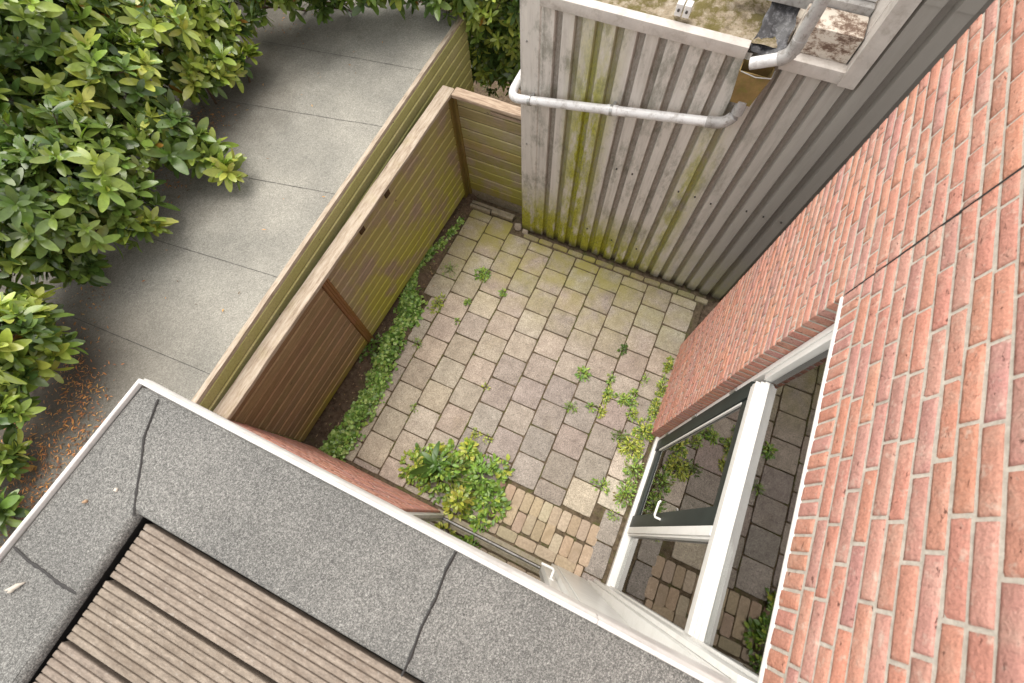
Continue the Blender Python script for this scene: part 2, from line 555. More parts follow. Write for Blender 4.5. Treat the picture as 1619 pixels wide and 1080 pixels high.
def slab(mb, x0, x1, y0, y1, col, th=0.05, gap=0.005, tilt=0.003, ztop=0.0):
    """one paver: worn rim, tiny tilt and twist"""
    cx, cy = (x0 + x1) / 2, (y0 + y1) / 2
    hx, hy = (x1 - x0) / 2 - gap, (y1 - y0) / 2 - gap
    if hx < 0.01 or hy < 0.01:
        return
    a = random.uniform(-0.013, 0.013)
    gap = gap * random.uniform(0.7, 1.35)
    cx += random.uniform(-0.002, 0.002)
    cy += random.uniform(-0.002, 0.002)
    dz = random.uniform(-0.002, 0.003) + ztop
    tx, ty = random.uniform(-tilt, tilt), random.uniform(-tilt, tilt)
    rings = []
    for (ins, z) in ((0.0, -th), (0.0, -0.007), (0.0035, -0.001), (0.008, 0.0)):
        ring = []
        nseg = 5
        ex, ey = hx - ins, hy - ins
        pts = []
        for k in range(nseg):
            pts.append((-ex + 2 * ex * k / nseg, -ey))
        for k in range(nseg):
            pts.append((ex, -ey + 2 * ey * k / nseg))
        for k in range(nseg):
            pts.append((ex - 2 * ex * k / nseg, ey))
        for k in range(nseg):
            pts.append((-ex, ey - 2 * ey * k / nseg))
        for (px, py) in pts:
            w_ = noise.noise(Vector((cx * 9 + px * 40, cy * 9 + py * 40, 1))) * 0.0022
            if abs(abs(px) - ex) < 1e-6 and abs(abs(py) - ey) < 1e-6:
                px *= 1 - 0.005 / max(ex, .02)
                py *= 1 - 0.005 / max(ey, .02)
            px += w_
            py -= w_
            ring.append((cx + px * math.cos(a) - py * math.sin(a), cy + px * math.sin(a) + py * math.cos(a), z + dz + tx * px / 0.15 + ty * py / 0.15))
        rings.append(ring)
    n = len(rings[0])
    vs = [v for r_ in rings for v in r_]
    fs = []
    for i in range(3):
        for k in range(n):
            fs.append((i * n + k, i * n + (k + 1) % n, (i + 1) * n + (k + 1) % n, (i + 1) * n + k))
    fs.append(tuple(3 * n + k for k in range(n)))
    mb.add(vs, fs, col)


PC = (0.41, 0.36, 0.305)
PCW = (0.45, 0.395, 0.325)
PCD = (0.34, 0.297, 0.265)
pv = MB()
PITCH = 0.323
for k in range(-2, 9):                       # columns running away from the terrace
    x0 = -1.954 + PITCH * k if k >= -1 else -2.26
    x1 = -1.954 + PITCH * (k + 1) if k >= -1 else -2.26 + PITCH * 0.98
    if k == -2:
        x0, x1 = -2.262, -1.954 + -1 * PITCH + 0.0
        continue
    if k == -1:
        x0 = -2.14
    if k == 8:
        x1 = 0.94
    x1 = min(x1, 0.96)
    off = 0.0 if (k % 2 == 0) else PITCH / 2
    y = 1.063 + off - PITCH * 6
    while y < 3.2:
        ya, yb = y, y + PITCH
        y += PITCH
        ylim = 3.30 if x1 < -1.6 else 3.135
        yb = min(yb, ylim)
        lo = -0.30
        cx = (x0 + x1) / 2
        if -0.35 < cx < 0.75:
            lo = 0.225
        ya = max(ya, lo)
        if yb - ya < 0.06:
            continue
        t = noise.noise(Vector((cx * 1.1, ya * 1.1, 5)))
        if cx < -1.4:
            base = PCW
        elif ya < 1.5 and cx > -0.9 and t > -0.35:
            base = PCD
        else:
            base = PC
        if 0.3 < cx < 0.7 and ya < 0.5 or (cx > 0.55 and ya < 0.75 and ya > 0.3):
            base = (0.54, 0.475, 0.385)
        xb = -2.262 if (k == -1 and ya > 1.55) else x0
        if k == 8 and ya < 0.22:
            xb = 0.735
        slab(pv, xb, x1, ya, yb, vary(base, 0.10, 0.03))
# edging bricks at the foot of the cladding
x = -1.44
while x < 1.05:
    L = random.uniform(0.17, 0.25)
    slab(pv, x, min(x + L, 1.06), 3.145, 3.225, vary((0.30, 0.26, 0.20), 0.2, 0.05), gap=0.006, tilt=0.006, ztop=0.006)
    x += L
structure(pv.build('paving', PAVER, smooth=True))

# small clinker patch in front of the terrace door
ck = MB()
CC = [(0.44, 0.35, 0.25), (0.42, 0.33, 0.235), (0.46, 0.375, 0.27), (0.40, 0.31, 0.225)]
bw, bl = 0.1065, 0.20
x = -0.30
i = 0
while x < 0.70:
    if 0.43 < x < 0.55:
        pass
    off = [0.0, 0.02, -0.01, 0.015][i % 4] + (0.0 if x < 0.25 else -0.03)
    for (a, b) in ((0.02, 0.222), (-0.18, 0.02)):
        ya, yb = a + off * (1 if a < 0 else 0), min(b + off * (1 if b < .2 else 0), 0.222)
        slab(ck, x, x + bw, ya, yb, vary(random.choice(CC), 0.12, 0.05), gap=0.0015, tilt=0.004)
    x += bw
    i += 1
x = -0.42
while x < 0.70:
    slab(ck, x, min(x + 0.215, 0.73), -0.30, -0.19, vary(random.choice(CC), 0.12, 0.05), gap=0.0015, tilt=0.004)
    x += 0.215
for (x0, x1, y0, y1) in ((-0.42, -0.31, 0.02, 0.22), (-0.42, -0.31, -0.18, 0.015)):
    slab(ck, x0, x1, y0, y1, vary((0.26, 0.17, 0.13), 0.1, 0.05), gap=0.004)
structure(ck.build('clinker_paving', CLINKER, smooth=True))


# ------------------------------------------------------------------ bricks
BRC = [(0.50, 0.240, 0.180), (0.49, 0.235, 0.178), (0.51, 0.250, 0.188), (0.50, 0.242, 0.178), (0.48, 0.252, 0.205), (0.45, 0.232, 0.195), (0.52, 0.245, 0.172)]


def brick(mb, o, u, v, n, L, Hh, depth, nu=9, nv=4, rough=1.0):
    """one hand-made brick. o = front lower corner, u along, v up, n outwards"""
    col = vary(random.choice(BRC), 0.08, 0.03)
    o, u, v, n = Vector(o), Vector(u), Vector(v), Vector(n)
    seed = random.uniform(0, 500)
    proud = random.uniform(-0.0015, 0.0022)
    tw = random.uniform(-0.004, 0.004)
    vs = []
    for j in range(nv + 1):
        for i in range(nu + 1):
            a, b = i / nu, j / nv
            # denser towards the rim
            a = 0.5 - 0.5 * math.cos(math.pi * a) * (0.55 + 0.45 * abs(math.cos(math.pi * a)))
            b = 0.5 - 0.5 * math.cos(math.pi * b) * (0.7 + 0.3 * abs(math.cos(math.pi * b)))
            U, V = a * L, b * Hh
            ed = min(U, L - U, V, Hh - V)
            hgt = proud + 0.0015 - 0.0030 * math.exp(-ed / 0.0022)
            rough_ = rough * min(1.0, 0.15 + ed / 0.007)
            hgt += rough_ * 0.0030 * noise.noise(Vector((U * 32 + seed, V * 50, 0)))
            hgt += rough_ * 0.0026 * noise.noise(Vector((U * 110 + seed, V * 150, 3)))
            jx = 0.0013 * noise.noise(Vector((seed, V * 60, U * 60)))
            jy = 0.0013 * noise.noise(Vector((V * 60, seed, U * 45)))
            vs.append(tuple(o + u * (U + jx) + v * (V + jy + tw * (a - .5)) + n * hgt))
    W = nu + 1
    fs = [(j * W + i, j * W + i + 1, (j + 1) * W + i + 1, (j + 1) * W + i) for j in range(nv) for i in range(nu)]
    rim = [i for i in range(nu + 1)] + [j * W + nu for j in range(1, nv + 1)] + [nv * W + i for i in range(nu - 1, -1, -1)] + [j * W for j in range(nv - 1, 0, -1)]
    k0 = len(vs)
    for r_ in rim:
        vs.append(tuple(Vector(vs[r_]) - n * depth))
    m_ = len(rim)
    for k in range(m_):
        fs.append((rim[(k + 1) % m_], rim[k], k0 + k, k0 + (k + 1) % m_))
    mb.add(vs, fs, col, 0)


XB = 0.92            # face of the side house
ZH = 3.16            # window head
YJ = 1.335            # far jamb of the window
YC = 2.52            # end corner of the side house
CH, BL, BH = 0.0638, 0.232, 0.0516

house = thing('brick_house', 'tall red brick house wall with white framed window, closing the right side of the yard', 'house', (XB + 0.3, 1.0, 0))
bw_ = MB()
# mortar core, butted round the window opening
bw_.box((XB + 0.0028, YJ + 0.004, -0.05), (XB + 0.30, YC - 0.006, 5.6), mi=1)
bw_.box((XB + 0.0028, -1.6, ZH + 0.006), (XB + 0.30, YJ + 0.004, 5.6), mi=1)
nrow = int(5.6 / CH)
for r_ in range(-1, nrow):
    z = r_ * CH + 0.0274
    zc = z + BH
    spans = []
    if zc < ZH + 0.02:
        spans.append((YJ + 0.004, YC, 1))
    else:
        # the expansion joint runs straight up from the jamb
        if z > ZH + 0.115:
            spans.append((YJ + 0.004, YC, 1))
            spans.append((-1.6, YJ - 0.006, 2))
        else:
            spans.append((YJ + 0.004, YC, 1))
    for (a, b, sd_) in spans:
        y = b
        ln = BL - 0.0122 if r_ % 2 == 0 else BL / 2 - 0.0122
        if sd_ == 2:
            ln = (BL - 0.0122) * ([0.45, 0.95, 0.7, 0.2][r_ % 4] + random.uniform(-.06, .06))
            if ln < 0.06:
                ln = 0.08
        while y > a + 0.012:
            L = min(ln, y - a - (0.0 if sd_ == 1 else 0))
            if y - L - a < 0.03:
                L = y - a
            far = (y > 1.9)
            brick(bw_, (XB, y, z + 0.004 + random.uniform(-.0012, .0012)), (0, -1, 0), (0, 0, 1), (-1, 0, 0), L, BH, 0.05 if (y - L > a + 0.02 and y < b - 0.01) else 0.11,
                  nu=5 if far else 9, nv=3 if far else 4)
            y -= L + 0.0122
            ln = BL - 0.0122 + random.uniform(-0.004, 0.004)
house_wall = bw_.build('wall', [BRICK, MORTAR], house, smooth='all')

# brick-on-end course above the window
sc_ = MB()
y = YJ - 0.006
while y > -1.6:
    wd = BH + random.uniform(-0.002, 0.002)
    brick(sc_, (XB - 0.001, y, ZH + 0.002), (0, -1, 0), (0, 0, 1), (-1, 0, 0), wd, 0.107, 0.10, nu=4, nv=6, rough=1.2)
    y -= wd + 0.012
sc_.build('soldier_course', [BRICK, MORTAR], house, smooth='all')

# dark core seen in the open expansion joint
ej = MB()
prev = 0
vs = []
nn = 60
for k in range(nn + 1):
    z = ZH + 0.01 + 2.4 * k / nn
    wv = 0.0046 + 0.008 * max(0, noise.noise(Vector((0, 0, z * 9))))
    yy = YJ + 0.0 + 0.002 * noise.noise(Vector((3, 0, z * 14)))
    vs += [(XB + 0.0012, yy - wv, z), (XB + 0.0012, yy + wv, z)]
ej.add(vs, [(2 * k, 2 * k + 1, 2 * k + 3, 2 * k + 2) for k in range(nn)])
ej.build('expansion_joint', BITUMEN, house)

# ---- window of the side house
XF = XB + 0.090       # face of the timber frame
ZT = 2.20
win = thing('window', '', '', (XF, 0.6, 0))
del win['label'], win['category']
win.parent = house
win.location = Vector((XF, 0.6, 0)) - house.location
YN = -0.235           # near jamb (inner edge)
fr = MB()
fr.box((XF, YJ - 0.040, 0.0), (XF + 0.09, YJ - 0.002, ZH - 0.004), bev=0.003)              # far jamb
fr.box((XF + 0.006, YJ - 0.085, ZT + 0.112), (XF + 0.088, YJ - 0.042, ZH - 0.05), bev=0.004)
fr.box((XF, YN - 0.10, ZH - 0.045), (XF + 0.09, YJ - 0.064, ZH - 0.004), bev=0.003)          # head
fr.box((XF, YN - 0.22, 0.0), (XF + 0.09, YN, ZH - 0.048), bev=0.003)                       # near jamb
fr.box((XF - 0.03, YN - 0.10, -0.02), (XF + 0.09, YJ, 0.05), bev=0.004)                    # threshold
fr.build('frame', WHITE, win, smooth=True)
dr = MB()
dr.box((XB - 0.006, YN - 0.22, ZH - 0.016), (XF - 0.002, YJ - 0.006, ZH - 0.001), bev=0.002)
dr.build('drip_strip', WHITE, win, smooth=True)
tr = MB()
tr.box((XF - 0.012, YN, ZT + 0.004), (XF + 0.088, YJ - 0.087, ZT + 0.060), bev=0.004)
tr.box((XF - 0.018, YN, ZT + 0.0605), (XF + 0.080, YJ - 0.087, ZT + 0.069), bev=0.002)
tr.box((XF + 0.004, YN, ZT + 0.074), (XF + 0.088, YJ - 0.087, ZT + 0.090), bev=0.003)
tr.box((XF + 0.022, YN, ZT + 0.0905), (XF + 0.086, YJ - 0.087, ZT + 0.11), bev=0.003)
tr.box((XF - 0.004, YN, ZT - 0.035), (XF + 0.06, YJ - 0.087, ZT + 0.000), bev=0.003)
tr.build('transom', WHITE, win, smooth=True)
YM = 0.315            # upright between door leaf and side light
mu = MB()
mu.box((XF - 0.008, YM - 0.035, 0.052), (XF + 0.088, YM + 0.025, ZT - 0.037), bev=0.005)
mu.box((XF + 0.006, YM - 0.052, 0.052), (XF + 0.080, YM - 0.036, ZT - 0.037), bev=0.003)
mu.build('mullion', WHITE, win, smooth=True)
pn = MB()
pn.box((XF + 0.045, YN + 0.002, ZT + 0.112), (XF + 0.051, YJ - 0.089, ZH - 0.052))
o = pn.build('pane', GLASS, win)
o['label'] = 'tall upper pane reflecting the paving'
pn = MB()
pn.box((XF + 0.045, YN + 0.002, 0.055), (XF + 0.051, YM - 0.054, ZT - 0.038))
pn.build('pane', GLASS, win)
# dark green leaf
ds = MB()
a0, a1, z0, z1 = YM + 0.027, YJ - 0.043, 0.06, ZT - 0.038
ds.box((XF - 0.006, a0, z0), (XF + 0.056, a0 + 0.115, z1), bev=0.004)
ds.box((XF - 0.006, a1 - 0.115, z0), (XF + 0.056, a1, z1), bev=0.004)
ds.box((XF + 0.006, a0 + 0.117, z0), (XF + 0.054, a1 - 0.117, z0 + 0.14), bev=0.004)
ds.box((XF + 0.006, a0 + 0.117, z1 - 0.10), (XF + 0.054, a1 - 0.117, z1), bev=0.004)
o = ds.build('sash', GREENP, win, smooth=True)
o['label'] = 'dark green door leaf'
pn = MB()
pn.box((XF + 0.022, a0 + 0.118, z0 + 0.142), (XF + 0.028, a1 - 0.118, z1 - 0.102))
pn.build('pane', GLASS, win)
gb = MB()
gb.box((XF + 0.004, a1 - 0.135, z0 + 0.142), (XF + 0.020, a1 - 0.119, z1 - 0.104), bev=0.003)
gb.build('glazing_bead', WHITE, win)
hd = MB()
hy = a0 + 0.055
hd.box((XF - 0.004, hy - 0.018, 0.98), (XF + 0.003, hy + 0.018, 1.16), bev=0.002)
hd.tube([(XF, hy, 1.08), (XF - 0.05, hy, 1.08), (XF - 0.058, hy + 0.015, 1.08), (XF - 0.056, hy + 0.12, 1.085), (XF - 0.045, hy + 0.135, 1.085)], 0.010, 10)
hd.build('handle', WHITE, win, smooth=True)
for zz in (0.35, 1.1, 1.85):
    hg = MB()
    hg.tube([(XF - 0.008, a1 + 0.006, zz), (XF - 0.008, a1 + 0.006, zz + 0.09)], 0.011, 10)
    hg.box((XF - 0.004, a1 - 0.03, zz + 0.01), (XF + 0.002, a1 + 0.03, zz + 0.08))
    hg.build('hinge', STEEL, win, smooth=True)
# dark room behind the panes (five inner faces)
rm = MB()
rx0, rx1 = XF + 0.092, XF + 1.9
rm.add([(rx0, YN - .1, 0.02), (rx1, YN - .1, 0.02), (rx1, YJ, 0.02), (rx0, YJ, 0.02), (rx0, YN - .1, ZH + .02), (rx1, YN - .1, ZH + .02), (rx1, YJ, ZH + .02), (rx0, YJ, ZH + .02)],
       [(0, 1, 2, 3), (4, 7, 6, 5), (0, 4, 5, 1), (1, 5, 6, 2), (2, 6, 7, 3)])
rm.build('room', ROOM, house)
for k in range(4):
    cu = MB()
    cu.box((rx0 + 0.05, YN + 0.02, 2.30 + k * 0.055), (rx0 + 0.35, YN + 0.34 - 0.03 * k, 2.335 + k * 0.055), bev=0.012)
    tg = cu.build('folded_blind', SLAT, house, smooth=True)

# the old joint and joinery stand slightly out of plumb
def lean(o):
    base = parent_loc(o)
    if o.type == 'MESH':
        base = parent_loc(o)
        for v in o.data.vertices:
            y, z = v.co.y + base.y, v.co.z + base.z
            k = 1.0 if y < YJ + 0.02 else max(0.0, 1 - (y - YJ - 0.02) / (YC - YJ - 0.02))
            v.co.y += 0.029 * max(0.0, z) * k
    for c_ in o.children:
        lean(c_)


for c_ in house.children:
    lean(c_)

# ------------------------------------------------------------------ terrace extension
ZR = 3.40
YW = -0.33           # brick face towards the yard
YT = -0.168          # roof edge
ext = thing('roof_terrace_extension', 'brick extension with grey felt roof edge and white metal trim, under the camera', 'extension', (-0.5, -1.0, 0))
ew = MB()
ew.box((-2.47, YW - 0.20, -0.05), (-0.842, YW - 0.0028, 1.95), mi=1)
ew.box((-1.43, YW - 0.20, 1.952), (-0.842, YW - 0.0028, ZR - 0.3), mi=1)
for r_ in range(int(2.9 / CH)):
    z = r_ * CH
    x = -0.83
    ln = BL - 0.0122 if r_ % 2 else BL / 2 - 0.0122
    xl = -2.45 if z < 1.9 else -1.43
    while x > xl + 0.03:
        L = min(ln, x - xl)
        brick(ew, (x, YW, z + 0.004), (-1, 0, 0), (0, 0, 1), (0, 1, 0), L, BH, 0.11 if x > -0.84 else 0.03, nu=5, nv=3)
        x -= L + 0.0122
        ln = BL - 0.0122
# make sure the winding faces outwards on this mirrored wall
ext_wall = ew.build('wall', [BRICK, MORTAR], ext, smooth='all')
# rest of the body, behind the face
bd = MB()
bd.box((-1.42, -2.6, 0.0), (-1.30, YW - 0.21, ZR - 0.25), mi=0)
bd.build('side_wall', MORTAR, ext)
# roof: kerbed felt border round a sunken deck
XL = -1.505
DX, DY = -1.205, -0.526      # inner corner of the border
rf = MB()


def quadgrid(mb, P00, P10, P11, P01, n, m_, amp=0.0, seed=0.0, col=(1, 1, 1)):
    P00, P10, P11, P01 = map(Vector, (P00, P10, P11, P01))
    vs = []
    for j in range(m_ + 1):
        for i in range(n + 1):
            a, b = i / n, j / m_
            p = P00 * (1 - a) * (1 - b) + P10 * a * (1 - b) + P11 * a * b + P01 * (1 - a) * b
            p.z += amp * noise.noise(Vector((p.x * 4 + seed, p.y * 4, 0)))
            vs.append(tuple(p))
    mb.add(vs, [(j * (n + 1) + i, j * (n + 1) + i + 1, (j + 1) * (n + 1) + i + 1, (j + 1) * (n + 1) + i) for j in range(m_) for i in range(n)], col)


quadgrid(rf, (DX, DY, ZR), (1.2, DY, ZR), (1.2, YT - 0.02, ZR - 0.004), (XL + 0.02, YT - 0.02, ZR - 0.004), 60, 8, 0.004)
quadgrid(rf, (XL - 0.03, -2.6, ZR - 0.004), (DX + 0.02, -2.6, ZR), (DX, DY, ZR), (XL + 0.02, YT - 0.02, ZR - 0.004), 8, 50, 0.004)
# rounded inner lips and upstands
for (p, q, nx_, ny_) in (((DX, DY), (1.2, DY), 0, -1), ((DX, DY), (DX + 0.02, -2.6), 1, 0)):
    prof = [(0, 0), (0.008, -0.002), (0.012, -0.008), (0.013, -0.014)] if ny_ else [(0, 0), (0.012, -0.004), (0.02, -0.014), (0.022, -0.03)]
    vs = []
    for (dd, dz) in prof:
        vs.append((p[0] + nx_ * dd, p[1] + ny_ * dd, ZR + dz))
        vs.append((q[0] + nx_ * dd, q[1] + ny_ * dd, ZR + dz))
    rf.add(vs, [(2 * k, 2 * k + 1, 2 * k + 3, 2 * k + 2) for k in range(3)])
rf.build('felt_border', FELT, ext, smooth='all')
us = MB()
us.add([(DX + 0.0215, -2.6, ZR - 0.029), (DX + 0.0215, DY - 0.012, ZR - 0.029), (DX + 0.0215, DY - 0.012, ZR - 0.12), (DX + 0.0215, -2.6, ZR - 0.12)], [(0, 1, 2, 3)])
us.add([(DX + 0.0215, DY - 0.0125, ZR - 0.012), (1.2, DY - 0.0125, ZR - 0.012), (1.2, DY - 0.0125, ZR - 0.12), (DX + 0.0215, DY - 0.0125, ZR - 0.12)], [(0, 1, 2, 3)])
us.build('upstand', BITUMEN, ext)
ff = MB()
ff.add([(DX - 0.02, -2.6, ZR - 0.12), (1.2, -2.6, ZR - 0.12), (1.2, DY + 0.02, ZR - 0.12), (DX - 0.02, DY + 0.02, ZR - 0.12)], [(0, 1, 2, 3)])
ff.build('roof_deck', BITUMEN, ext)
# bitumen seams
for pts in ([(-1.395, -0.200), (-1.370, -0.262), (-1.345, -0.33), (-1.29, -0.405), (-1.245, -0.475), (DX - 0.004, DY - 0.0), (DX + 0.012, DY - 0.02)],
            [(-0.158, -0.19), (-0.163, -0.25), (-0.155, -0.33), (-0.158, -0.42), (-0.150, -0.50), (-0.151, -0.55)],
            [(-1.492, -0.79), (-1.42, -0.80), (-1.35, -0.80), (-1.28, -0.805), (-1.20, -0.803)]):
    sm = MB()
    vs = []
    P = []
    for i in range(len(pts) - 1):
        for k in range(8):
            t_ = k / 8
            P.append(Vector((pts[i][0] * (1 - t_) + pts[i + 1][0] * t_, pts[i][1] * (1 - t_) + pts[i + 1][1] * t_, 0)))
    P.append(Vector((*pts[-1], 0)))
    for i, p in enumerate(P):
        d = (P[min(i + 1, len(P) - 1)] - P[max(0, i - 1)]).normalized()
        nrm = Vector((-d.y, d.x, 0))
        wv = 0.0040 + 0.006 * abs(noise.noise(Vector((p.x * 30, p.y * 30, 9)))) + 0.002 * noise.noise(Vector((p.x * 90, p.y * 90, 2)))
        hz = ZR + 0.0035 + 0.004 * noise.noise(Vector((p.x * 4, p.y * 4, 0)))
        q0, q1 = p - nrm * wv, p + nrm * wv * 0.8
        vs += [(q0.x, q0.y, hz - 0.004), (p.x, p.y, hz + 0.0015), (q1.x, q1.y, hz - 0.004)]
    sm.add(vs, [f for i in range(len(P) - 1) for f in ((3 * i, 3 * i + 1, 3 * i + 4, 3 * i + 3), (3 * i + 1, 3 * i + 2, 3 * i + 5, 3 * i + 4))])
    sm.build('bitumen_seam', BITUMEN, ext, smooth='all')


def extrude_profile(mb, prof, p, q, nrm, miter0=0.0, miter1=0.0):
    """profile (outwards offset, z) swept from p to q"""
    p, q = Vector(p), Vector(q)
    d = (q - p).normalized()
    nrm = Vector(nrm)
    vs = []
    for (o_, z_) in prof:
        a = p + nrm * o_ - d * (miter0 * o_)
        b = q + nrm * o_ + d * (miter1 * o_)
        vs += [(a.x, a.y, z_), (b.x, b.y, z_)]
    mb.add(vs, [(2 * k, 2 * k + 1, 2 * k + 3, 2 * k + 2) for k in range(len(prof) - 1)])


tm = MB()
prof = [(-0.013, ZR - 0.006), (-0.012, ZR + 0.010), (-0.009, ZR + 0.013), (-0.001, ZR + 0.013), (0.002, ZR + 0.010), (0.003, ZR - 0.012), (0.008, ZR - 0.018), (0.009, ZR - 0.055), (0.002, ZR - 0.058)]
extrude_profile(tm, prof, (XL, YT, 0), (0.315, YT - 0.008, 0), (0, 1, 0), 1.0, 0)
tm.build('roof_trim', WHITE_OLD, ext, smooth=True)
tm = MB()
extrude_profile(tm, prof, (0.3175, YT - 0.008, 0), (1.2, YT - 0.022, 0), (0, 1, 0))
tm.build('roof_trim', WHITE_OLD, ext, smooth=True)
tm = MB()
extrude_profile(tm, prof, (XL - 0.05, -2.6, 0), (XL, YT, 0), (-1, 0, 0), 0, 1.0)
tm.build('roof_trim', WHITE_OLD, ext, smooth=True)
sf = MB()
sf.box((XL + 0.005, YW - 0.15, ZR - 0.29), (1.15, YT - 0.03, ZR - 0.245))
sf.box((XL + 0.003, YT - 0.03, ZR - 0.29), (1.15, YT - 0.014, ZR - 0.03))
sf.box((XL + 0.004, -2.6, ZR - 0.29), (XL + 0.02, YT - 0.032, ZR - 0.03))
sf.build('fascia', WHITE_OLD, ext)

# glazed door front of the extension
df = thing('door', '', '', (0, YW - 0.1, 0))
del df['label'], df['category']
df.parent = ext
df.location = Vector((0, YW - 0.1, 0)) - ext.location
YG = YW - 0.05
f2 = MB()
f2.box((-0.838, YG - 0.05, 0.0), (-0.775, YG + 0.03, 2.55), bev=0.003)
f2.box((-0.773, YG - 0.05, 2.48), (0.40, YG + 0.03, 2.55), bev=0.003)
o = f2.build('frame', WHITE_OLD, df, smooth=True)
th = MB()
th.box((-0.773, YG - 0.05, 0.0), (0.333, YG + 0.008, 0.030), bev=0.003)
th.build('sill', PVC_D, df, smooth=True)
th = MB()
th.box((-0.86, YW - 0.035, -0.02), (0.60, YW + 0.012, 0.02), bev=0.004)
th.build('threshold', CONC, df, smooth=True)
f3 = MB()
f3.box((0.335, YG - 0.03, 0.057), (0.42, YG + 0.045, 2.47), bev=0.004)
f3.build('stile', WHITE, df, smooth=True)
p2 = MB()
p2.box((-0.773, YG - 0.006, 0.032), (0.333, YG, 2.478))
p2.build('pane', GLASS, df)
h2 = MB()
h2.box((0.35, YG + 0.045, 0.95), (0.385, YG + 0.052, 1.13), bev=0.002)
h2.tube([(0.368, YG + 0.05, 1.05), (0.368, YG + 0.105, 1.05), (0.355, YG + 0.115, 1.05), (0.26, YG + 0.112, 1.055)], 0.011, 10)
h2.build('handle', WHITE, df, smooth=True)
r2 = MB()
r2.add([(-0.83, YG - .06, 0.01), (0.9, YG - .06, 0.01), (0.9, -2.4, 0.01), (-0.83, -2.4, 0.01), (-0.83, YG - .06, 2.7), (0.9, YG - .06, 2.7), (0.9, -2.4, 2.7), (-0.83, -2.4, 2.7)],
       [(0, 3, 2, 1), (4, 5, 6, 7), (0, 4, 7, 3), (1, 2, 6, 5), (2, 3, 7, 6)])
r2.build('room', ROOM, ext)
# white corner panel and post where door front and side window meet
cp = MB()
cp.box((0.425, YW - 0.06, 0.0), (0.80, YW + 0.035, ZR - 0.30), bev=0.004)
cp.box((0.47, YW + 0.038, 0.12), (0.77, YW + 0.048, ZR - 0.40), bev=0.006)
cp.build('corner_panel', WHITE, ext, smooth=True)
cp = MB()
cp.box((0.802, YW - 0.06, 0.0), (XF - 0.002, YN - 0.040, ZH - 0.02), bev=0.005)
cp.box((0.86, YN - 0.038, 0.0), (XF - 0.012, YN - 0.012, ZH - 0.03), bev=0.004)
lean(cp.build('corner_post', WHITE, ext, smooth=True))

# ------------------------------------------------------------------ decking on the terrace
deck = thing('terrace_deck', 'weathered grooved timber decking sunk behind the grey felt border', 'decking', (0, -1.2, ZR - 0.1))
yb = -0.556
ZD = 3.376
BW = 0.178
for k in range(8):
    dk = MB()
    xe = -1.150 - 0.003 * k + random.uniform(-0.004, 0.004)
    n = 8
    prof = [(0, ZD - 0.028)]
    rw = BW / n
    for i in range(n):
        a = i * rw
        prof += [(a + 0.0010, ZD - 0.0060), (a + 0.0026, ZD - 0.0012), (a + rw * 0.25, ZD), (a + rw * 0.75, ZD), (a + rw - 0.0026, ZD - 0.0012), (a + rw - 0.0010, ZD - 0.0060)]
    prof += [(BW, ZD - 0.028)]
    nxs = 24
    vs = []
    for i in range(nxs + 1):
        x = xe + (1.3 - xe) * i / nxs
        for (a, z) in prof:
            e = 0.0
            if i == 0:
                e = 0.004 * noise.noise(Vector((a * 120, k, 0))) - (0.004 if z < ZD - 0.005 else 0)
            vs.append((x - e, yb - a + 0.0012 * noise.noise(Vector((x * 3, k, 0))), z + 0.0012 * noise.noise(Vector((x * 6, a * 30 + k, 4)))))
    m_ = len(prof)
    fs = [(i * m_ + j, i * m_ + j + 1, (i + 1) * m_ + j + 1, (i + 1) * m_ + j) for i in range(nxs) for j in range(m_ - 1)]
    fs.append(tuple(range(m_))[::-1])
    dk.add(vs, fs, vary((0.30, 0.257, 0.215), 0.09, 0.02))
    dk.build('board', DECK, deck, smooth=True)
    yb -= BW + 0.010
for xx in (-0.95, -0.3, 0.4):
    jo = MB()
    jo.box((xx, -2.1, ZR - 0.118), (xx + 0.05, -0.57, ZD - 0.03))
    jo.build('joist', BITUMEN, deck)

# ------------------------------------------------------------------ near fence
ZF = 1.65


def fx(y, z):
    return -2.42 - (1 - z / ZF) * (0.01 + 0.12 * (3.45 - y) / 3.75)


fen = thing('wooden_fence', 'long weathered board fence with pale cap rail along the left of the yard', 'fence', (-2.45, 1.5, 0))


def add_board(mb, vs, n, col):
    # plain face; light painted onto the top bevel, shade into underside and slot
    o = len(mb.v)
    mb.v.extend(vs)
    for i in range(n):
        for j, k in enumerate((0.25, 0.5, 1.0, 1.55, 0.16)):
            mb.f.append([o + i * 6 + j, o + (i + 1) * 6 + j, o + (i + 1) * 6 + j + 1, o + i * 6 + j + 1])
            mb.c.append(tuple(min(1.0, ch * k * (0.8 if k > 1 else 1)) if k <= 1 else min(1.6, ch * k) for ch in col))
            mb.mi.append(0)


def fence_panel(y0, y1, tint, boards=12, zlo=0.10):
    mb = MB()
    zz = ZF - 0.045
    bh = (zz - zlo) / boards
    for b in range(boards):
        za, zb = zz - (b + 1) * bh + 0.005, zz - b * bh
        col = vary(tint, 0.13, 0.04)
        n = 14
        vs = []
        for i in range(n + 1):
            y = y0 + (y1 - y0) * i / n
            wv = 0.0015 * noise.noise(Vector((y * 2, b * 3.1, 0)))
            for (dx, z) in ((-0.02, za + 0.004), (0.014, za + 0.004), (0.016, za + 0.008), (0.016, zb - 0.014), (0.004, zb - 0.006), (-0.02, zb - 0.008)):
                vs.append((fx(y, z) + dx + wv, y, z + wv))
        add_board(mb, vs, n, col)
    # thin dark backing so no daylight comes through the grooves
    mb.add([(fx(y0, zlo) - 0.021, y0, zlo), (fx(y1, zlo) - 0.021, y1, zlo), (fx(y1, zz) - 0.021, y1, zz), (fx(y0, zz) - 0.021, y0, zz)], [(0, 1, 2, 3)], (0.25, 0.2, 0.15))
    return mb


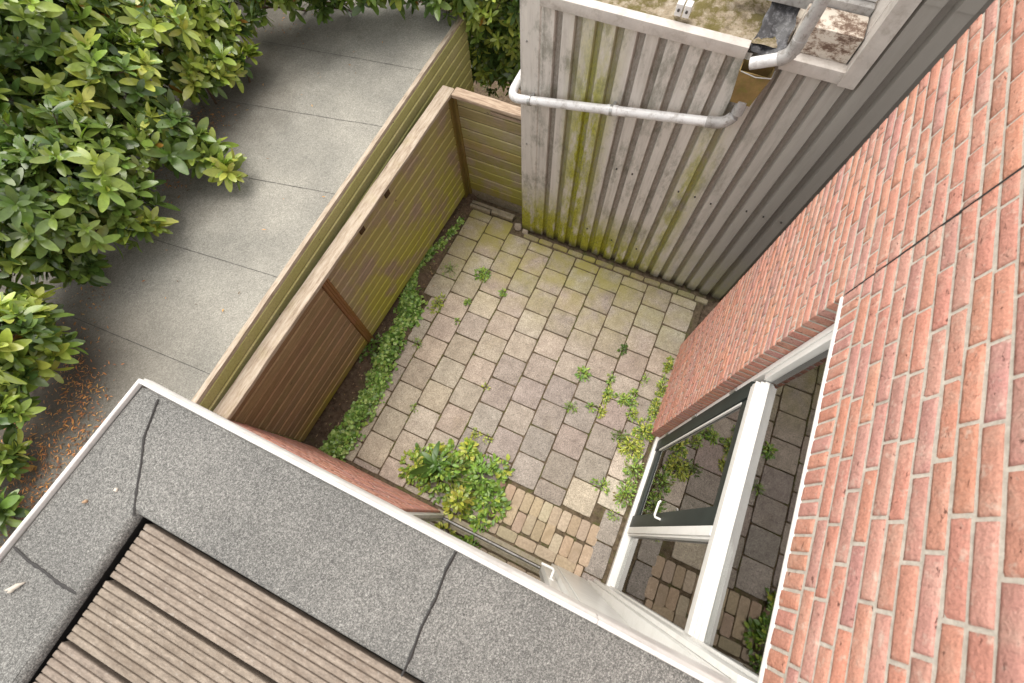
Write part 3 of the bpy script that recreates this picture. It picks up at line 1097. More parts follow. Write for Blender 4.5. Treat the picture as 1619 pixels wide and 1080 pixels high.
PY = 1.02
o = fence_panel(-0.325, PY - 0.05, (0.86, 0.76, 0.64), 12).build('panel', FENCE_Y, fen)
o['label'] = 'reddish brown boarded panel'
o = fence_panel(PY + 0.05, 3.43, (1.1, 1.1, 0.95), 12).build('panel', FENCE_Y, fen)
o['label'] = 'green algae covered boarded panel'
for (yp, t) in ((PY, (0.95, 0.75, 0.65)), (3.44, (0.75, 0.8, 0.5))):
    po = MB()
    zt = ZF - 0.03
    vs = []
    for z in (-0.04, zt):
        for (dx, dy) in ((-0.05, -0.045), (0.022, -0.045), (0.022, 0.045), (-0.05, 0.045)):
            vs.append((fx(yp, max(z, 0)) + dx, yp + dy, z))
    po.add(vs, [(0, 1, 5, 4), (1, 2, 6, 5), (2, 3, 7, 6), (3, 0, 4, 7), (4, 5, 6, 7)], vary(t, 0.1))
    # raised slats of the post cover
    for dy in (-0.03, 0.0, 0.03):
        vs = []
        for z in (0.05, zt - 0.02):
            for (dx, ddy) in ((0.0225, -0.012), (0.030, -0.010), (0.030, 0.010), (0.0225, 0.012)):
                vs.append((fx(yp, max(z, 0)) + dx, yp + dy + ddy, z))
        po.add(vs, [(0, 1, 5, 4), (1, 2, 6, 5), (2, 3, 7, 6), (4, 5, 6, 7)], vary(t, 0.15))
    po.build('post', POSTW, fen, smooth=True)
for yy in (2.08, 1.62):
    bk = MB()
    bk.box((fx(yy, 1.5) + 0.005, yy - 0.02, 1.515), (fx(yy, 1.5) + 0.035, yy + 0.05, 1.60), (0.25, 0.22, 0.18), bev=0.003)
    bk.build('bracket', POSTW, fen)


def plank(mb, p, q, wdt, th_, seed, n=50, axis='y', bow=0.004):
    vs = []
    p, q = Vector(p), Vector(q)
    d = (q - p).normalized()
    s_ = Vector((d.y, -d.x, 0))
    sect = [(-0.5, -1), (-0.5, -0.12), (-0.47, 0), (-0.2, 0), (0.1, 0), (0.3, 0), (0.47, 0), (0.5, -0.12), (0.5, -1)]
    for i in range(n + 1):
        c = p.lerp(q, i / n)
        c = c + s_ * (bow * noise.noise(Vector((i * 0.15, seed, 0))))
        for (a, b) in sect:
            cr = 0.0018 * noise.noise(Vector((a * 22 + seed, i * 0.25, 1)))
            jag = (0.003 * noise.noise(Vector((i * 0.8, seed, a * 3)))) if abs(a) > 0.4 else 0
            pt = c + s_ * (a * wdt + jag)
            vs.append((pt.x, pt.y, pt.z + b * th_ + cr))
    m_ = len(sect)
    mb.add(vs, [(i * m_ + j, (i + 1) * m_ + j, (i + 1) * m_ + j + 1, i * m_ + j + 1) for i in range(n) for j in range(m_ - 1)] + [tuple(range(m_)), tuple(n * m_ + j for j in range(m_))[::-1]])


cpb = MB()
plank(cpb, (-2.436, -0.325, ZF), (-2.442, 3.50, ZF), 0.142, 0.036, 1.3)
cpb.build('cap_rail', CAP, fen, smooth=True)

# ------------------------------------------------------------------ back fence
bf = thing('wooden_fence', 'short board fence with pale cap between long fence and grey cladding', 'fence', (-2.0, 3.5, 0))
mb = MB()
x0, x1, yf = -2.36, -1.495, 3.505
zz, zlo, boards = ZF - 0.045, 0.14, 10
bh = (zz - zlo) / boards
for b in range(boards):
    za, zb = zz - (b + 1) * bh + 0.005, zz - b * bh
    n = 6
    vs = []
    for i in range(n + 1):
        x = x0 + (x1 - x0) * i / n
        wv = 0.0015 * noise.noise(Vector((x * 2, b * 3.1, 7)))
        for (dy, z) in ((0.02, za + 0.004), (-0.014, za + 0.004), (-0.016, za + 0.008), (-0.016, zb - 0.014), (-0.004, zb - 0.006), (0.02, zb - 0.008)):
            vs.append((x, yf + dy + wv, z))
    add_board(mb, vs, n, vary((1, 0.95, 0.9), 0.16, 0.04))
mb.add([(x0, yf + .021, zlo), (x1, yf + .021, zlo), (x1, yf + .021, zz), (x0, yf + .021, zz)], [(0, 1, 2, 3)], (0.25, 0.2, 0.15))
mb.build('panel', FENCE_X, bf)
po = MB()
po.box((-2.395, 3.475, -0.04), (-2.362, 3.53, zz), (0.8, 0.85, 0.55), bev=0.003)
po.build('post', POSTW, bf, smooth=True)
gbd = MB()
gbd.box((x0, yf - 0.01, -0.03), (x1, yf + 0.03, zlo - 0.004), (0.5, 0.42, 0.3), bev=0.004)
gbd.build('gravel_board', CONC, bf)
cpb = MB()
plank(cpb, (-2.366, 3.475, ZF - 0.004), (-1.495, 3.475, ZF - 0.004), 0.125, 0.036, 8.1, n=16)
cpb.build('cap_rail', CAPX, bf, smooth=True)
br_ = MB()
br_.box((-1.95, yf - 0.035, 1.50), (-1.56, yf - 0.008, 1.53), bev=0.003)
br_.build('batten', CAPX, bf)

# ------------------------------------------------------------------ neighbour's flat-roofed shed
ZS = 1.80
shed = thing('flat_roof_shed', 'low shed with pale felt flat roof and green boarded side beyond the fence', 'shed', (-3.7, 2.0, 0))


def sx(y):
    return -2.555 - 0.135 * (y + 0.3) / 4.7


rf = MB()
quadgrid(rf, (-5.6, -2.2, ZS), (sx(-2.2) - 0.02, -2.2, ZS), (sx(4.37) - 0.02, 4.37, ZS), (-5.6, 4.55, ZS), 26, 50, 0.006, 3)
rf.build('roof', FELT_OLD, shed, smooth='all')
K = 3.15 / 2.95
for (a, b) in (((-3.581 * K, 0.656 * K), (-2.445 * K, 0.775 * K)), ((-3.753 * K, -0.154 * K), (-2.439 * K, -0.08 * K)), ((-3.235 * K, 1.49 * K), (-2.483 * K, 1.636 * K)),
               ((-3.773 * K, 2.202 * K), (-2.531 * K, 2.443 * K)), ((-3.7 * K, 3.05 * K), (-2.55 * K, 3.22 * K))):
    a, b = Vector((*a, 0)), Vector((*b, 0))
    d = (b - a)
    a = a - d * 0.6
    tt = (sx(b.y) - 0.03 - a.x) / d.x
    b = a + d * tt
    sm = MB()
    vs = []
    n = 60
    d.normalize()
    nrm = Vector((-d.y, d.x, 0))
    for i in range(n + 1):
        p = a.lerp(b, i / n)
        wv = 0.0017 + 0.0012 * noise.noise(Vector((i * .7, a.y * 5, 0)))
        hz = ZS + 0.006 * noise.noise(Vector((p.x * 4 + 3, p.y * 4, 0))) + 0.004
        # overlap step of the sheet: thin lip
        q0, q1 = p - nrm * wv, p + nrm * wv
        vs += [(q0.x, q0.y, hz), (q1.x, q1.y, hz)]
    sm.add(vs, [(2 * i, 2 * i + 1, 2 * i + 3, 2 * i + 2) for i in range(n)])
    sm.build('felt_seam', BITUMEN, shed)
ed = MB()
plank(ed, (sx(-2.2), -2.2, ZS + 0.02), (sx(4.37), 4.37, ZS + 0.02), 0.046, 0.035, 4.4, n=80, bow=0.003)
ed.build('edge_batten', CAP, shed, smooth=True)
ed = MB()
plank(ed, (-5.6, 4.55, ZS + 0.02), (sx(4.37) - 0.03, 4.385, ZS + 0.018), 0.05, 0.035, 6.4, n=30)
ed.build('edge_batten', CAPX, shed, smooth=True)
mb = MB()
bh = 0.118
for b in range(14):
    za, zb = ZS - 0.016 - (b + 1) * bh + 0.005, ZS - 0.016 - b * bh
    vs = []
    n = 12
    for i in range(n + 1):
        y = -2.2 + (4.37 + 2.2) * i / n
        for (dx, z) in ((-0.02, za + 0.004), (0.014, za + 0.004), (0.016, za + 0.008), (0.016, zb - 0.014), (0.004, zb - 0.006), (-0.02, zb - 0.008)):
            vs.append((sx(y) + 0.008 + dx, y, z))
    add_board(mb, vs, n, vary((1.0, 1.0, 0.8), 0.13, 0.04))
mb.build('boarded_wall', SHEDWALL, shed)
bb = MB()
bb.box((-5.55, -2.15, -0.05), (sx(4.3) - 0.03, 4.36, ZS - 0.05), (0.5, 0.4, 0.3))
bb.build('wall', SHEDWALL, shed)

# ------------------------------------------------------------------ steel-clad annexe
YA = 3.25
ann = thing('clad_annexe', 'annexe clad in streaked grey corrugated steel at the far end of the yard', 'annexe', (0.0, 3.6, 0))
XA0 = -1.49


def clad_sheet(xs, xe, z0, z1, phase=0.0, nz=30):
    mb = MB()
    P = 0.158
    sect = []
    c = XA0 + 0.19
    pts_ = []
    while c < xe + P:
        pts_ += [(c, 0.0), (c + 0.092, 0.0), (c + 0.106, 0.038), (c + 0.144, 0.038)]
        c += P
    sect.append((xs, YA))
    for (px, dy) in pts_:
        if xs < px < xe:
            sect.append((px, YA + dy))
    vs = []
    for j in range(nz + 1):
        z = z0 + (z1 - z0) * j / nz
        for (px, py) in sect:
            dn = 0.003 * noise.noise(Vector((px * 3, z * 2, 0)))
            vs.append((px + 0.002 * noise.noise(Vector((px * 20, z * 1.5, 5))), py + dn, z))
    m_ = len(sect)
    mb.add(vs, [(j * m_ + i, j * m_ + i + 1, (j + 1) * m_ + i + 1, (j + 1) * m_ + i) for j in range(nz) for i in range(m_ - 1)])
    return mb


ZA = 2.905
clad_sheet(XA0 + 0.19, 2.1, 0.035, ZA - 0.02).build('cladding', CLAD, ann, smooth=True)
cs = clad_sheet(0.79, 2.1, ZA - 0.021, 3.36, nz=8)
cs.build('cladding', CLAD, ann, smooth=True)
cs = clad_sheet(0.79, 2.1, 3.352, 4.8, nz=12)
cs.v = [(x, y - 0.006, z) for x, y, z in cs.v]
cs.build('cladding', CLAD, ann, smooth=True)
cf = MB()
vs = []
for j in range(31):
    z = 0.03 + 3.1 * j / 30
    w1 = 0.002 * noise.noise(Vector((0, z * 3, 2)))
    for (px, py) in ((XA0, YA + 0.5), (XA0, YA - 0.004), (XA0 + 0.165, YA - 0.006), (XA0 + 0.175, YA + 0.004), (XA0 + 0.20, YA - 0.003)):
        vs.append((px, py + w1, z))
cf.add(vs, [(j * 5 + i, j * 5 + i + 1, (j + 1) * 5 + i + 1, (j + 1) * 5 + i) for j in range(30) for i in range(4)])
cf.build('corner_flashing', CLAD, ann, smooth=True)
# body behind the sheets
bd = MB()
bd.box((XA0 + 0.01, YA + 0.06, 0.0), (0.80, 7.5, ZA - 0.05))
bd.box((0.802, YA + 0.06, 0.0), (2.1, 7.5, 4.78))
bd.build('body', PEEL, ann)
# cap flashing
for (xa, xb, dz) in ((-1.32, 0.175, 0.0), (0.40, 0.80, 0.0)):
    cfm = MB()
    cfm.box((xa, YA - 0.03, ZA - 0.055), (xb, YA + 0.055, ZA + 0.025), bev=0.006)
    cfm.build('cap_flashing', FLASH, ann, smooth=True)
vf = MB()
vf.box((0.782, YA - 0.036, ZA - 0.06), (0.885, YA + 0.10, 4.8), bev=0.005)
vf.build('side_flashing', FLASH, ann, smooth=True)
# mossy flat roof
rf = MB()
nx, ny = 50, 40
vs = []
for j in range(ny + 1):
    for i in range(nx + 1):
        x = XA0 + 0.03 + (0.36 - XA0) * i / nx
        y = YA + 0.056 + 2.5 * j / ny
        nz = noise.fractal(Vector((x * 6, y * 6, 2)), 0.7, 2, 5)
        zz_ = ZA + 0.012 + 0.02 * nz + 0.05 * min(1, max(0, (y - YA - 0.16) / 0.12)) * (1 + 0.5 * nz)
        vs.append((x, y, zz_))
rf.add(vs, [(j * (nx + 1) + i, j * (nx + 1) + i + 1, (j + 1) * (nx + 1) + i + 1, (j + 1) * (nx + 1) + i) for j in range(ny) for i in range(nx)])
rf.build('flat_roof', MOSSROOF, ann, smooth='all')
# screws
for (xx, zz_) in ((-1.43, 2.55), (-1.43, 1.5), (-1.44, 0.55), (-0.47, 1.55), (-0.31, 1.55), (0.16, 1.52), (0.32, 1.52), (0.48, 1.5), (0.795, 1.55), (0.95, 1.55), (1.11, 1.55), (-0.63, 0.5), (-0.31, 0.45), (0.0, 0.45)):
    sc1 = MB()
    sc1.tube([(xx, YA - 0.012, zz_), (xx, YA + 0.002, zz_)], 0.008, 8)
    sc1.build('screw', DARKSTEEL if xx > -1 else STEEL, ann, smooth=True)
# outlet notch: crumpled rubber, plaster block, gutter beam
nb = MB()
vs = []
for j in range(13):
    for i in range(11):
        u_, v_ = i / 10, j / 12
        nz = noise.fractal(Vector((u_ * 3, v_ * 3, 6)), 0.6, 2, 4)
        vs.append((0.19 + 0.20 * u_ + 0.02 * nz, YA - 0.02 + 0.40 * v_, ZA - 0.015 + 0.02 * nz + 0.16 * v_ ** 2 + 0.05 * abs(u_ - .5)))
nb.add(vs, [(j * 11 + i, j * 11 + i + 1, (j + 1) * 11 + i + 1, (j + 1) * 11 + i) for j in range(12) for i in range(10)])
nb.build('rubber_outlet', LEAD, ann, smooth='all')
pb = MB()
pb.box((0.41, YA + 0.057, 2.87), (0.775, YA + 0.28, 3.09), bev=0.012)
pb.build('upstand', PEEL, ann, smooth=True)
up = MB()
up.box((0.802 - 0.02, YA + 0.103, 2.84), (0.80, YA + 1.5, 3.5))
up.build('return_wall', FLASH, ann)
# grey beam and small white railing above the notch
gbm = MB()
gbm.box((-0.1, YA + 0.285, 3.04), (0.775, YA + 0.36, 3.13), bev=0.012)
gbm.build('gutter_beam', PVC_D, ann, smooth=True)
rl = thing('white_railing', 'small weathered white slatted railing above the grey beam beside the drainpipe', 'railing', (0.4, YA + 0.38, 3.13))
r1 = MB()
r1.box((-0.05, YA + 0.34, 3.135), (0.77, YA + 0.46, 3.165), bev=0.004)
r1.build('bottom_rail', WHITE_OLD, rl, smooth=True)
r1 = MB()
r1.box((-0.05, YA + 0.36, 3.62), (0.77, YA + 0.44, 3.66), bev=0.004)
r1.build('top_rail', WHITE_OLD, rl, smooth=True)
for k in range(7):
    r1 = MB()
    xx = -0.01 + k * 0.125
    r1.box((xx, YA + 0.38, 3.167), (xx + 0.022, YA + 0.42, 3.618), bev=0.003)
    r1.build('baluster', WHITE_OLD, rl, smooth=True)

# wall hook brackets seen on the mossy roof edge
bk = thing('cable_bracket', 'white double bracket with bolts on the mossy annexe roof edge', 'bracket', (-0.33, YA + 0.12, 2.97))
for dx in (0.0, 0.055):
    b1 = MB()
    b1.box((-0.37 + dx, YA + 0.06, 2.955), (-0.325 + dx, YA + 0.13, 3.03), bev=0.004)
    b1.build('plate', WHITE_OLD, bk, smooth=True)
    b1 = MB()
    b1.tube([(-0.3475 + dx, YA + 0.05, 2.995), (-0.3475 + dx, YA + 0.064, 2.995)], 0.009, 8)
    b1.build('bolt', DARKSTEEL, bk)

# ---- rain pipes and hopper
YP = YA - 0.075


def arc(p, c, q, n=6):
    p, c, q = Vector(p), Vector(c), Vector(q)
    return [tuple(p * (1 - t) ** 2 + c * 2 * t * (1 - t) + q * t * t) for t in [i / n for i in range(n + 1)]]


hop = thing('rain_hopper', 'mossy brown rainwater hopper box under the end of the grey downpipe', 'hopper', (0.30, YP, 2.62))
h = MB()
hx0, hx1, hy0, hy1, hz0, hz1 = 0.175, 0.385, YA - 0.125, YA - 0.002, 2.60, 2.84
t_ = 0.006
tp = 0.035
vo = [(hx0, hy0, hz1), (hx1, hy0, hz1), (hx1, hy1, hz1), (hx0, hy1, hz1), (hx0 + tp, hy0 + tp * .6, hz0), (hx1 - tp, hy0 + tp * .6, hz0), (hx1 - tp, hy1, hz0), (hx0 + tp, hy1, hz0)]
vi = [(hx0 + t_, hy0 + t_, hz1), (hx1 - t_, hy0 + t_, hz1), (hx1 - t_, hy1 - t_, hz1), (hx0 + t_, hy1 - t_, hz1), (hx0 + tp + t_, hy0 + tp * .6 + t_, hz0 + t_), (hx1 - tp - t_, hy0 + tp * .6 + t_, hz0 + t_), (hx1 - tp - t_, hy1 - t_, hz0 + t_), (hx0 + tp + t_, hy1 - t_, hz0 + t_)]
h.add(vo + vi, [(0, 4, 5, 1), (1, 5, 6, 2), (2, 6, 7, 3), (3, 7, 4, 0), (4, 7, 6, 5), (0, 1, 9, 8), (1, 2, 10, 9), (2, 3, 11, 10), (3, 0, 8, 11), (8, 9, 13, 12), (9, 10, 14, 13), (10, 11, 15, 14), (11, 8, 12, 15), (12, 13, 14, 15)])
h.build('box', RUST, hop, smooth=True)
h = MB()
h.tube([(hx0 + 0.01, hy0 - 0.004, hz1 + 0.002), (0.29, hy0 - 0.012, hz1 - 0.008), (hx1, hy0 - 0.004, hz1 + 0.004), (hx1 + 0.004, hy0 + 0.05, hz1 + 0.02)], 0.004, 6)
h.build('wire', STEEL, hop)

dp = thing('downpipe', 'grey vertical downpipe with bend emptying into the brown hopper', 'pipe', (0.47, YP, 2.95))
d1 = MB()
d1.tube([(0.425, YP, 3.03), (0.425, YP, 4.4)], 0.040, 18)
d1.build('pipe', PVC_D, dp, smooth=True)
d1 = MB()
d1.tube([(0.425, YP, 3.085), (0.425, YP, 3.04)] + arc((0.425, YP, 3.03), (0.425, YP, 2.975), (0.37, YP, 2.94))[1:], 0.044, 18)
d1.build('elbow', PVC_D, dp, smooth=True)
d1 = MB()
d1.tube([(0.385, YP, 2.947), (0.225, YP + 0.01, 2.862)], 0.038, 18)
d1.build('spout', PVC, dp, smooth=True)

cp2 = thing('waste_pipe', 'long pale horizontal waste pipe running across the grey cladding', 'pipe', (-0.6, YP, 2.2))
za, zb = 2.085, 2.40


def zp(x):
    return za + (zb - za) * (x + 1.43) / 1.62


YQ = YA - 0.095
d1 = MB()
d1.tube([(-1.43, YQ, zp(-1.43)), (-0.60, YQ, zp(-0.60))], 0.037, 18)
d1.build('pipe', PVC, cp2, smooth=True)
d1 = MB()
d1.tube([(-0.66, YQ, zp(-0.66)), (-0.60, YQ, zp(-.6)), (-0.57, YQ, zp(-0.57))], 0.042, 18)
d1.build('coupling', PVC, cp2, smooth=True)
d1 = MB()
d1.tube([(-0.59, YQ, zp(-0.59)), (0.16, YQ, zp(0.16))], 0.037, 18)
d1.build('pipe', PVC, cp2, smooth=True)
d1 = MB()
d1.tube([(0.12, YQ, zp(0.12))] + arc((0.17, YQ, zp(0.17)), (0.27, YQ, zp(.25)), (0.295, YQ + 0.015, zp(.25) + 0.10)) + [(0.295, YQ + 0.02, 2.62)], 0.042, 18)
d1.build('elbow', PVC_D, cp2, smooth=True)
d1 = MB()
d1.tube([(-1.40, YQ, zp(-1.40))] + arc((-1.46, YQ, zp(-1.46)), (-1.56, YQ, zp(-1.56)), (-1.555, YQ + 0.10, zp(-1.5) + 0.02)) + [(-1.55, YQ + 0.75, zp(-1.5) + 0.06)], 0.039, 18)
d1.build('elbow', PVC, cp2, smooth=True)
for xx in (-1.36, -0.62):
    d1 = MB()
    d1.tube([(xx - 0.012, YQ, zp(xx) - .002), (xx + 0.012, YQ, zp(xx) + .002)], 0.045, 18)
    d1.box((xx - 0.012, YQ + 0.03, zp(xx) - 0.01), (xx + 0.012, YA, zp(xx) + 0.01))
    d1.build('clip', STEEL, cp2, smooth=True)

# ------------------------------------------------------------------ kerbs and rubble at the far left corner
for i, (p0, p1, lab) in enumerate((((-2.30, 3.375, 0), (-1.66, 3.415, 0), 'long mossy concrete kerb nearest the short back fence'),
                                   ((-2.30, 3.315, 0), (-2.00, 3.33, 0), 'short mossy kerb piece left of the other, in front of the long kerb'),
                                   ((-1.985, 3.33, 0), (-1.665, 3.345, 0), 'short mossy kerb piece right of the other, in front of the long kerb'))):
    kb = MB()
    kb.box((p0[0], p0[1] - 0.022, 0.0), (p1[0], p0[1] + 0.022, 0.055), bev=0.006)
    o = kb.build('concrete_kerb', CONC, smooth=True)
    recenter(o, ((p0[0] + p1[0]) / 2, p0[1], 0))
    tag(o, lab, 'kerb', 'kerbs lying by the back fence')


def rock(name, c, r, seed, mat, label, cat, group=None, flat=0.6):
    bm = bmesh.new()
    bmesh.ops.create_icosphere(bm, subdivisions=3, radius=1)
    for v in bm.verts:
        d = v.co.normalized()
        k = 1 + 0.28 * noise.noise(d * 1.6 + Vector((seed, 0, 0))) + 0.12 * noise.noise(d * 4 + Vector((seed, 3, 0)))
        for axx in (Vector((1, 0.2, 0)), Vector((-.4, 1, .2)), Vector((.3, -.8, .5)), Vector((-1, -.3, .1)), Vector((0, .1, 1))):
            axx = axx.normalized()
            if d.dot(axx) * k > 0.72:
                k = 0.72 / d.dot(axx)
        v.co = Vector((d.x * k * r[0], d.y * k * r[1], max(d.z * k * r[2], -r[2] * 0.3)))
    me = bpy.data.meshes.new(name)
    bm.to_mesh(me)
    bm.free()
    me.materials.append(mat)
    me.polygons.foreach_set('use_smooth', [True] * len(me.polygons))
    me.set_sharp_from_angle(angle=R(28))
    o = bpy.data.objects.new(name, me)
    COL.objects.link(o)
    o.location = c
    return tag(o, label, cat, group)


rock('rubble_stone', (-1.56, 3.265, 0.012), (0.07, 0.05, 0.05), 3.1, STONE, 'pale broken stone at the foot of the cladding corner', 'stone')
rock('rubble_stone', (-1.44, 3.235, 0.012), (0.055, 0.045, 0.04), 7.1, STONE, 'small brown stone just right of the pale broken stone', 'stone')


# ------------------------------------------------------------------ leaves
def leaf(mb, p, d, up, L, W, col, curl=0.15, fold=0.18, seg=4, tipw=0.55):
    """lanceolate leaf with a folded midrib and a drooping tip; d = direction, up = leaf normal"""
    d = d.normalized()
    s_ = d.cross(up)
    if s_.length < 1e-3:
        s_ = d.cross(Vector((0.3, 0.5, 0.8)))
    s_.normalize()
    n = s_.cross(d).normalized()
    vs = []
    for i in range(seg + 1):
        t = i / seg
        wv = W * 0.5 * (math.sin(math.pi * t ** 1.15 * 0.96 + 0.04) ** 0.6) if 0 < i < seg else W * (0.04 if i == 0 else 0.12)
        c = p + d * (L * t) - n * (curl * L * t * t)
        vs += [tuple(c - s_ * wv + n * (fold * wv)), tuple(c), tuple(c + s_ * wv + n * (fold * wv))]
    fs = []
    for i in range(seg):
        a = i * 3
        fs += [(a, a + 1, a + 4, a + 3), (a + 1, a + 2, a + 5, a + 4)]
    mb.add(vs, fs, col)


def rv():
    while True:
        v = Vector((random.uniform(-1, 1), random.uniform(-1, 1), random.uniform(-1, 1)))
        if 0.05 < v.length < 1:
            return v.normalized()


LG = [(0.14, 0.21, 0.045), (0.105, 0.165, 0.04), (0.20, 0.265, 0.055), (0.07, 0.12, 0.03)]
LY = [(0.28, 0.35, 0.06), (0.36, 0.41, 0.08), (0.22, 0.31, 0.06)]


def rosette(mb, p, axis, L, young=False, n=None):
    n = n or random.randint(7, 10)
    axis = axis.normalized()
    a = axis.cross(rv()).normalized()
    b = axis.cross(a)
    ph = random.uniform(0, 6.28)
    base = random.choice(LY if young else LG)
    for k in range(n):
        th_ = ph + k * 2.4
        el = random.uniform(0.05, 0.75)
        if k >= n - 3:
            el = random.uniform(0.8, 1.3)
        d = (a * math.cos(th_) + b * math.sin(th_)) * math.cos(el) + axis * math.sin(el)
        l_ = L * random.uniform(0.6, 1.25) * (0.7 if k >= n - 3 else 1)
        col = vary(base, 0.22, 0.08)
        if random.random() < 0.004:
            col = (0.30, 0.16, 0.03)
        leaf(mb, p + axis * (0.004 * k), d, axis + rv() * 0.25, l_, l_ * random.uniform(0.34, 0.42), col, seg=5, curl=random.uniform(0.05, 0.3), fold=random.uniform(0.05, 0.3))


def twig(mb, p, q, r0, r1, n=5, k=6):
    p, q = Vector(p), Vector(q)
    L = (q - p).length
    pts = []
    side = rv() * 0.08 * L
    for i in range(n + 1):
        t = i / n
        pts.append(p.lerp(q, t) + side * math.sin(math.pi * t) + Vector((0, 0, 0.05 * L * math.sin(math.pi * t))))
    mb.tube(pts, r0, k, radii=[r0 + (r1 - r0) * i / n for i in range(n + 1)])


def bush(name, label, cat, root, lobes, L=0.145, dens=1.0, group=None, young=0.2):
    """lobes: (centre, radius, how young/pale)"""
    t = thing(name, label, cat, root, group)
    lf, br = MB(), MB()
    root = Vector(root)
    for (c, r, yg) in lobes:
        c = Vector(c)
        mid = root.lerp(c, 0.55) + Vector((0, 0, 0.15))
        twig(br, root + rv() * 0.08, mid, 0.028, 0.016)
        twig(br, mid, c, 0.016, 0.009)
        area = 4 * math.pi * r * r
        n = int(area * 42 * dens)
        for i in range(n):
            d = rv()
            if d.z < -0.35 and random.random() < 0.6:
                d.z = -d.z
            wob = 1 + 0.5 * noise.noise(d * 2.6 + c * 3)
            rr = r * wob * (random.uniform(0.86, 1.04) if random.random() < 0.62 else random.uniform(0.45, 0.86))
            p = c + Vector((d.x * rr, d.y * rr, d.z * rr * 0.8))
            if p.z < ZS + 0.05 and p.x < -2.62 and p.y < 4.3:
                p.z = ZS + 0.05 + random.uniform(0, 0.06)
            axis = (d + Vector((0, 0, 0.75)) + rv() * 0.45).normalized()
            inner = rr < r * 0.8
            rosette(lf, p, axis, L * random.uniform(0.8, 1.15), young=(not inner and random.random() < yg))
            if random.random() < 0.35:
                twig(br, c.lerp(p, 0.35), p, 0.006, 0.0035, 3, 5)
        # free shoots that stick out of the mass
        for i in range(int(5 + 14 * r)):
            d = rv()
            d.z = abs(d.z) * 0.8 + 0.05
            d.normalize()
            q = c + Vector((d.x, d.y, d.z * 0.8)) * r * random.uniform(1.05, 1.4)
            if q.z < ZS + 0.08 and q.x < -2.6:
                q.z = ZS + 0.08
            if q.x > sx(q.y) - 0.25 and q.x < -2.3:
                continue
            s0 = c + (q - c) * 0.5
            twig(br, s0, q, 0.005, 0.003, 4, 5)
            yy_ = random.random() < min(1, yg * 1.8)
            rosette(lf, q, (d + Vector((0, 0, 0.6))).normalized(), L * random.uniform(0.8, 1.2), young=yy_, n=random.randint(6, 9))
            for k in range(random.randint(3, 7)):
                pk = s0.lerp(q, random.uniform(0.3, 0.95))
                l_ = L * random.uniform(0.6, 1.05)
                leaf(lf, pk, (d + rv() * 0.9).normalized(), Vector((0, 0, 1)) + rv() * 0.5, l_, l_ * 0.37, vary(random.choice(LY if yy_ else LG), 0.2, 0.08), seg=5)
    lf.build('foliage', LEAF, t, smooth='all')
    br.build('branches', BARK, t, smooth='all')
    return t


def lobe(px, py, z, r, yg=0.15):
    return (ground_pt(px, py, z), r, yg)


bush('laurel_bush', 'large glossy evergreen bush spilling over the felt roof at upper left', 'bush', (-5.0, 2.4, 0.0),
     [lobe(95, 50, 2.6, 0.50, 0.35), lobe(225, 35, 2.5, 0.38, 0.8), lobe(60, 180, 2.5, 0.44, 0.3), lobe(175, 140, 2.45, 0.36, 0.4), lobe(285, 100, 2.2, 0.22, 0.6),
      lobe(385, 98, 2.02, 0.08, 0.95), lobe(350, 110, 2.06, 0.14, 0.95), lobe(320, 130, 2.1, 0.14, 0.8), lobe(250, 215, 2.2, 0.22, 0.1), lobe(300, 225, 2.08, 0.16, 0.1), lobe(325, 248, 2.0, 0.10, 0.3),
      lobe(360, 268, 1.97, 0.05, 0.5), lobe(110, 270, 2.4, 0.36, 0.2), lobe(20, 60, 2.8, 0.55, 0.5), lobe(300, 25, 2.3, 0.25, 0.6), lobe(355, 55, 2.15, 0.16, 0.3), lobe(170, 250, 2.3, 0.26, 0.1)], dens=1.15)
bush('laurel_bush', 'dark evergreen bush mass on the left, reaching over the third felt seam', 'bush', (-5.2, 0.9, 0.0),
     [lobe(40, 330, 2.45, 0.36, 0.15), lobe(120, 350, 2.25, 0.26, 0.15), lobe(200, 330, 2.1, 0.19, 0.2), lobe(228, 362, 2.0, 0.10, 0.6), lobe(90, 405, 2.05, 0.16, 0.1), lobe(30, 420, 2.2, 0.24, 0.15),
      lobe(130, 425, 1.98, 0.09, 0.1)], dens=1.2)
bush('laurel_bush', 'small bright evergreen bush at the left edge above the dry leaves', 'bush', (-5.0, 0.1, 0.0),
     [lobe(35, 530, 2.15, 0.19, 0.6), lobe(75, 560, 2.02, 0.12, 0.5), lobe(25, 605, 2.05, 0.15, 0.4), lobe(5, 665, 2.05, 0.11, 0.3), lobe(0, 545, 2.3, 0.20, 0.4), lobe(45, 500, 2.05, 0.12, 0.4), lobe(0, 735, 1.92, 0.09, 0.1), lobe(12, 800, 1.88, 0.08, 0.15)], dens=1.3)
bush('laurel_bush', 'evergreen bush hanging over the far roof edge at top centre', 'bush', (-3.6, 5.4, 0.0),
     [lobe(395, 12, 2.1, 0.17, 0.3), lobe(470, -25, 2.15, 0.25, 0.15), lobe(515, 12, 1.98, 0.12, 0.1), lobe(575, -18, 2.1, 0.24, 0.2), lobe(640, -8, 2.0, 0.17, 0.2), lobe(700, -25, 2.1, 0.28, 0.2), lobe(430, -70, 2.5, 0.45, 0.2), lobe(570, -90, 2.5, 0.45, 0.2)], dens=1.0)
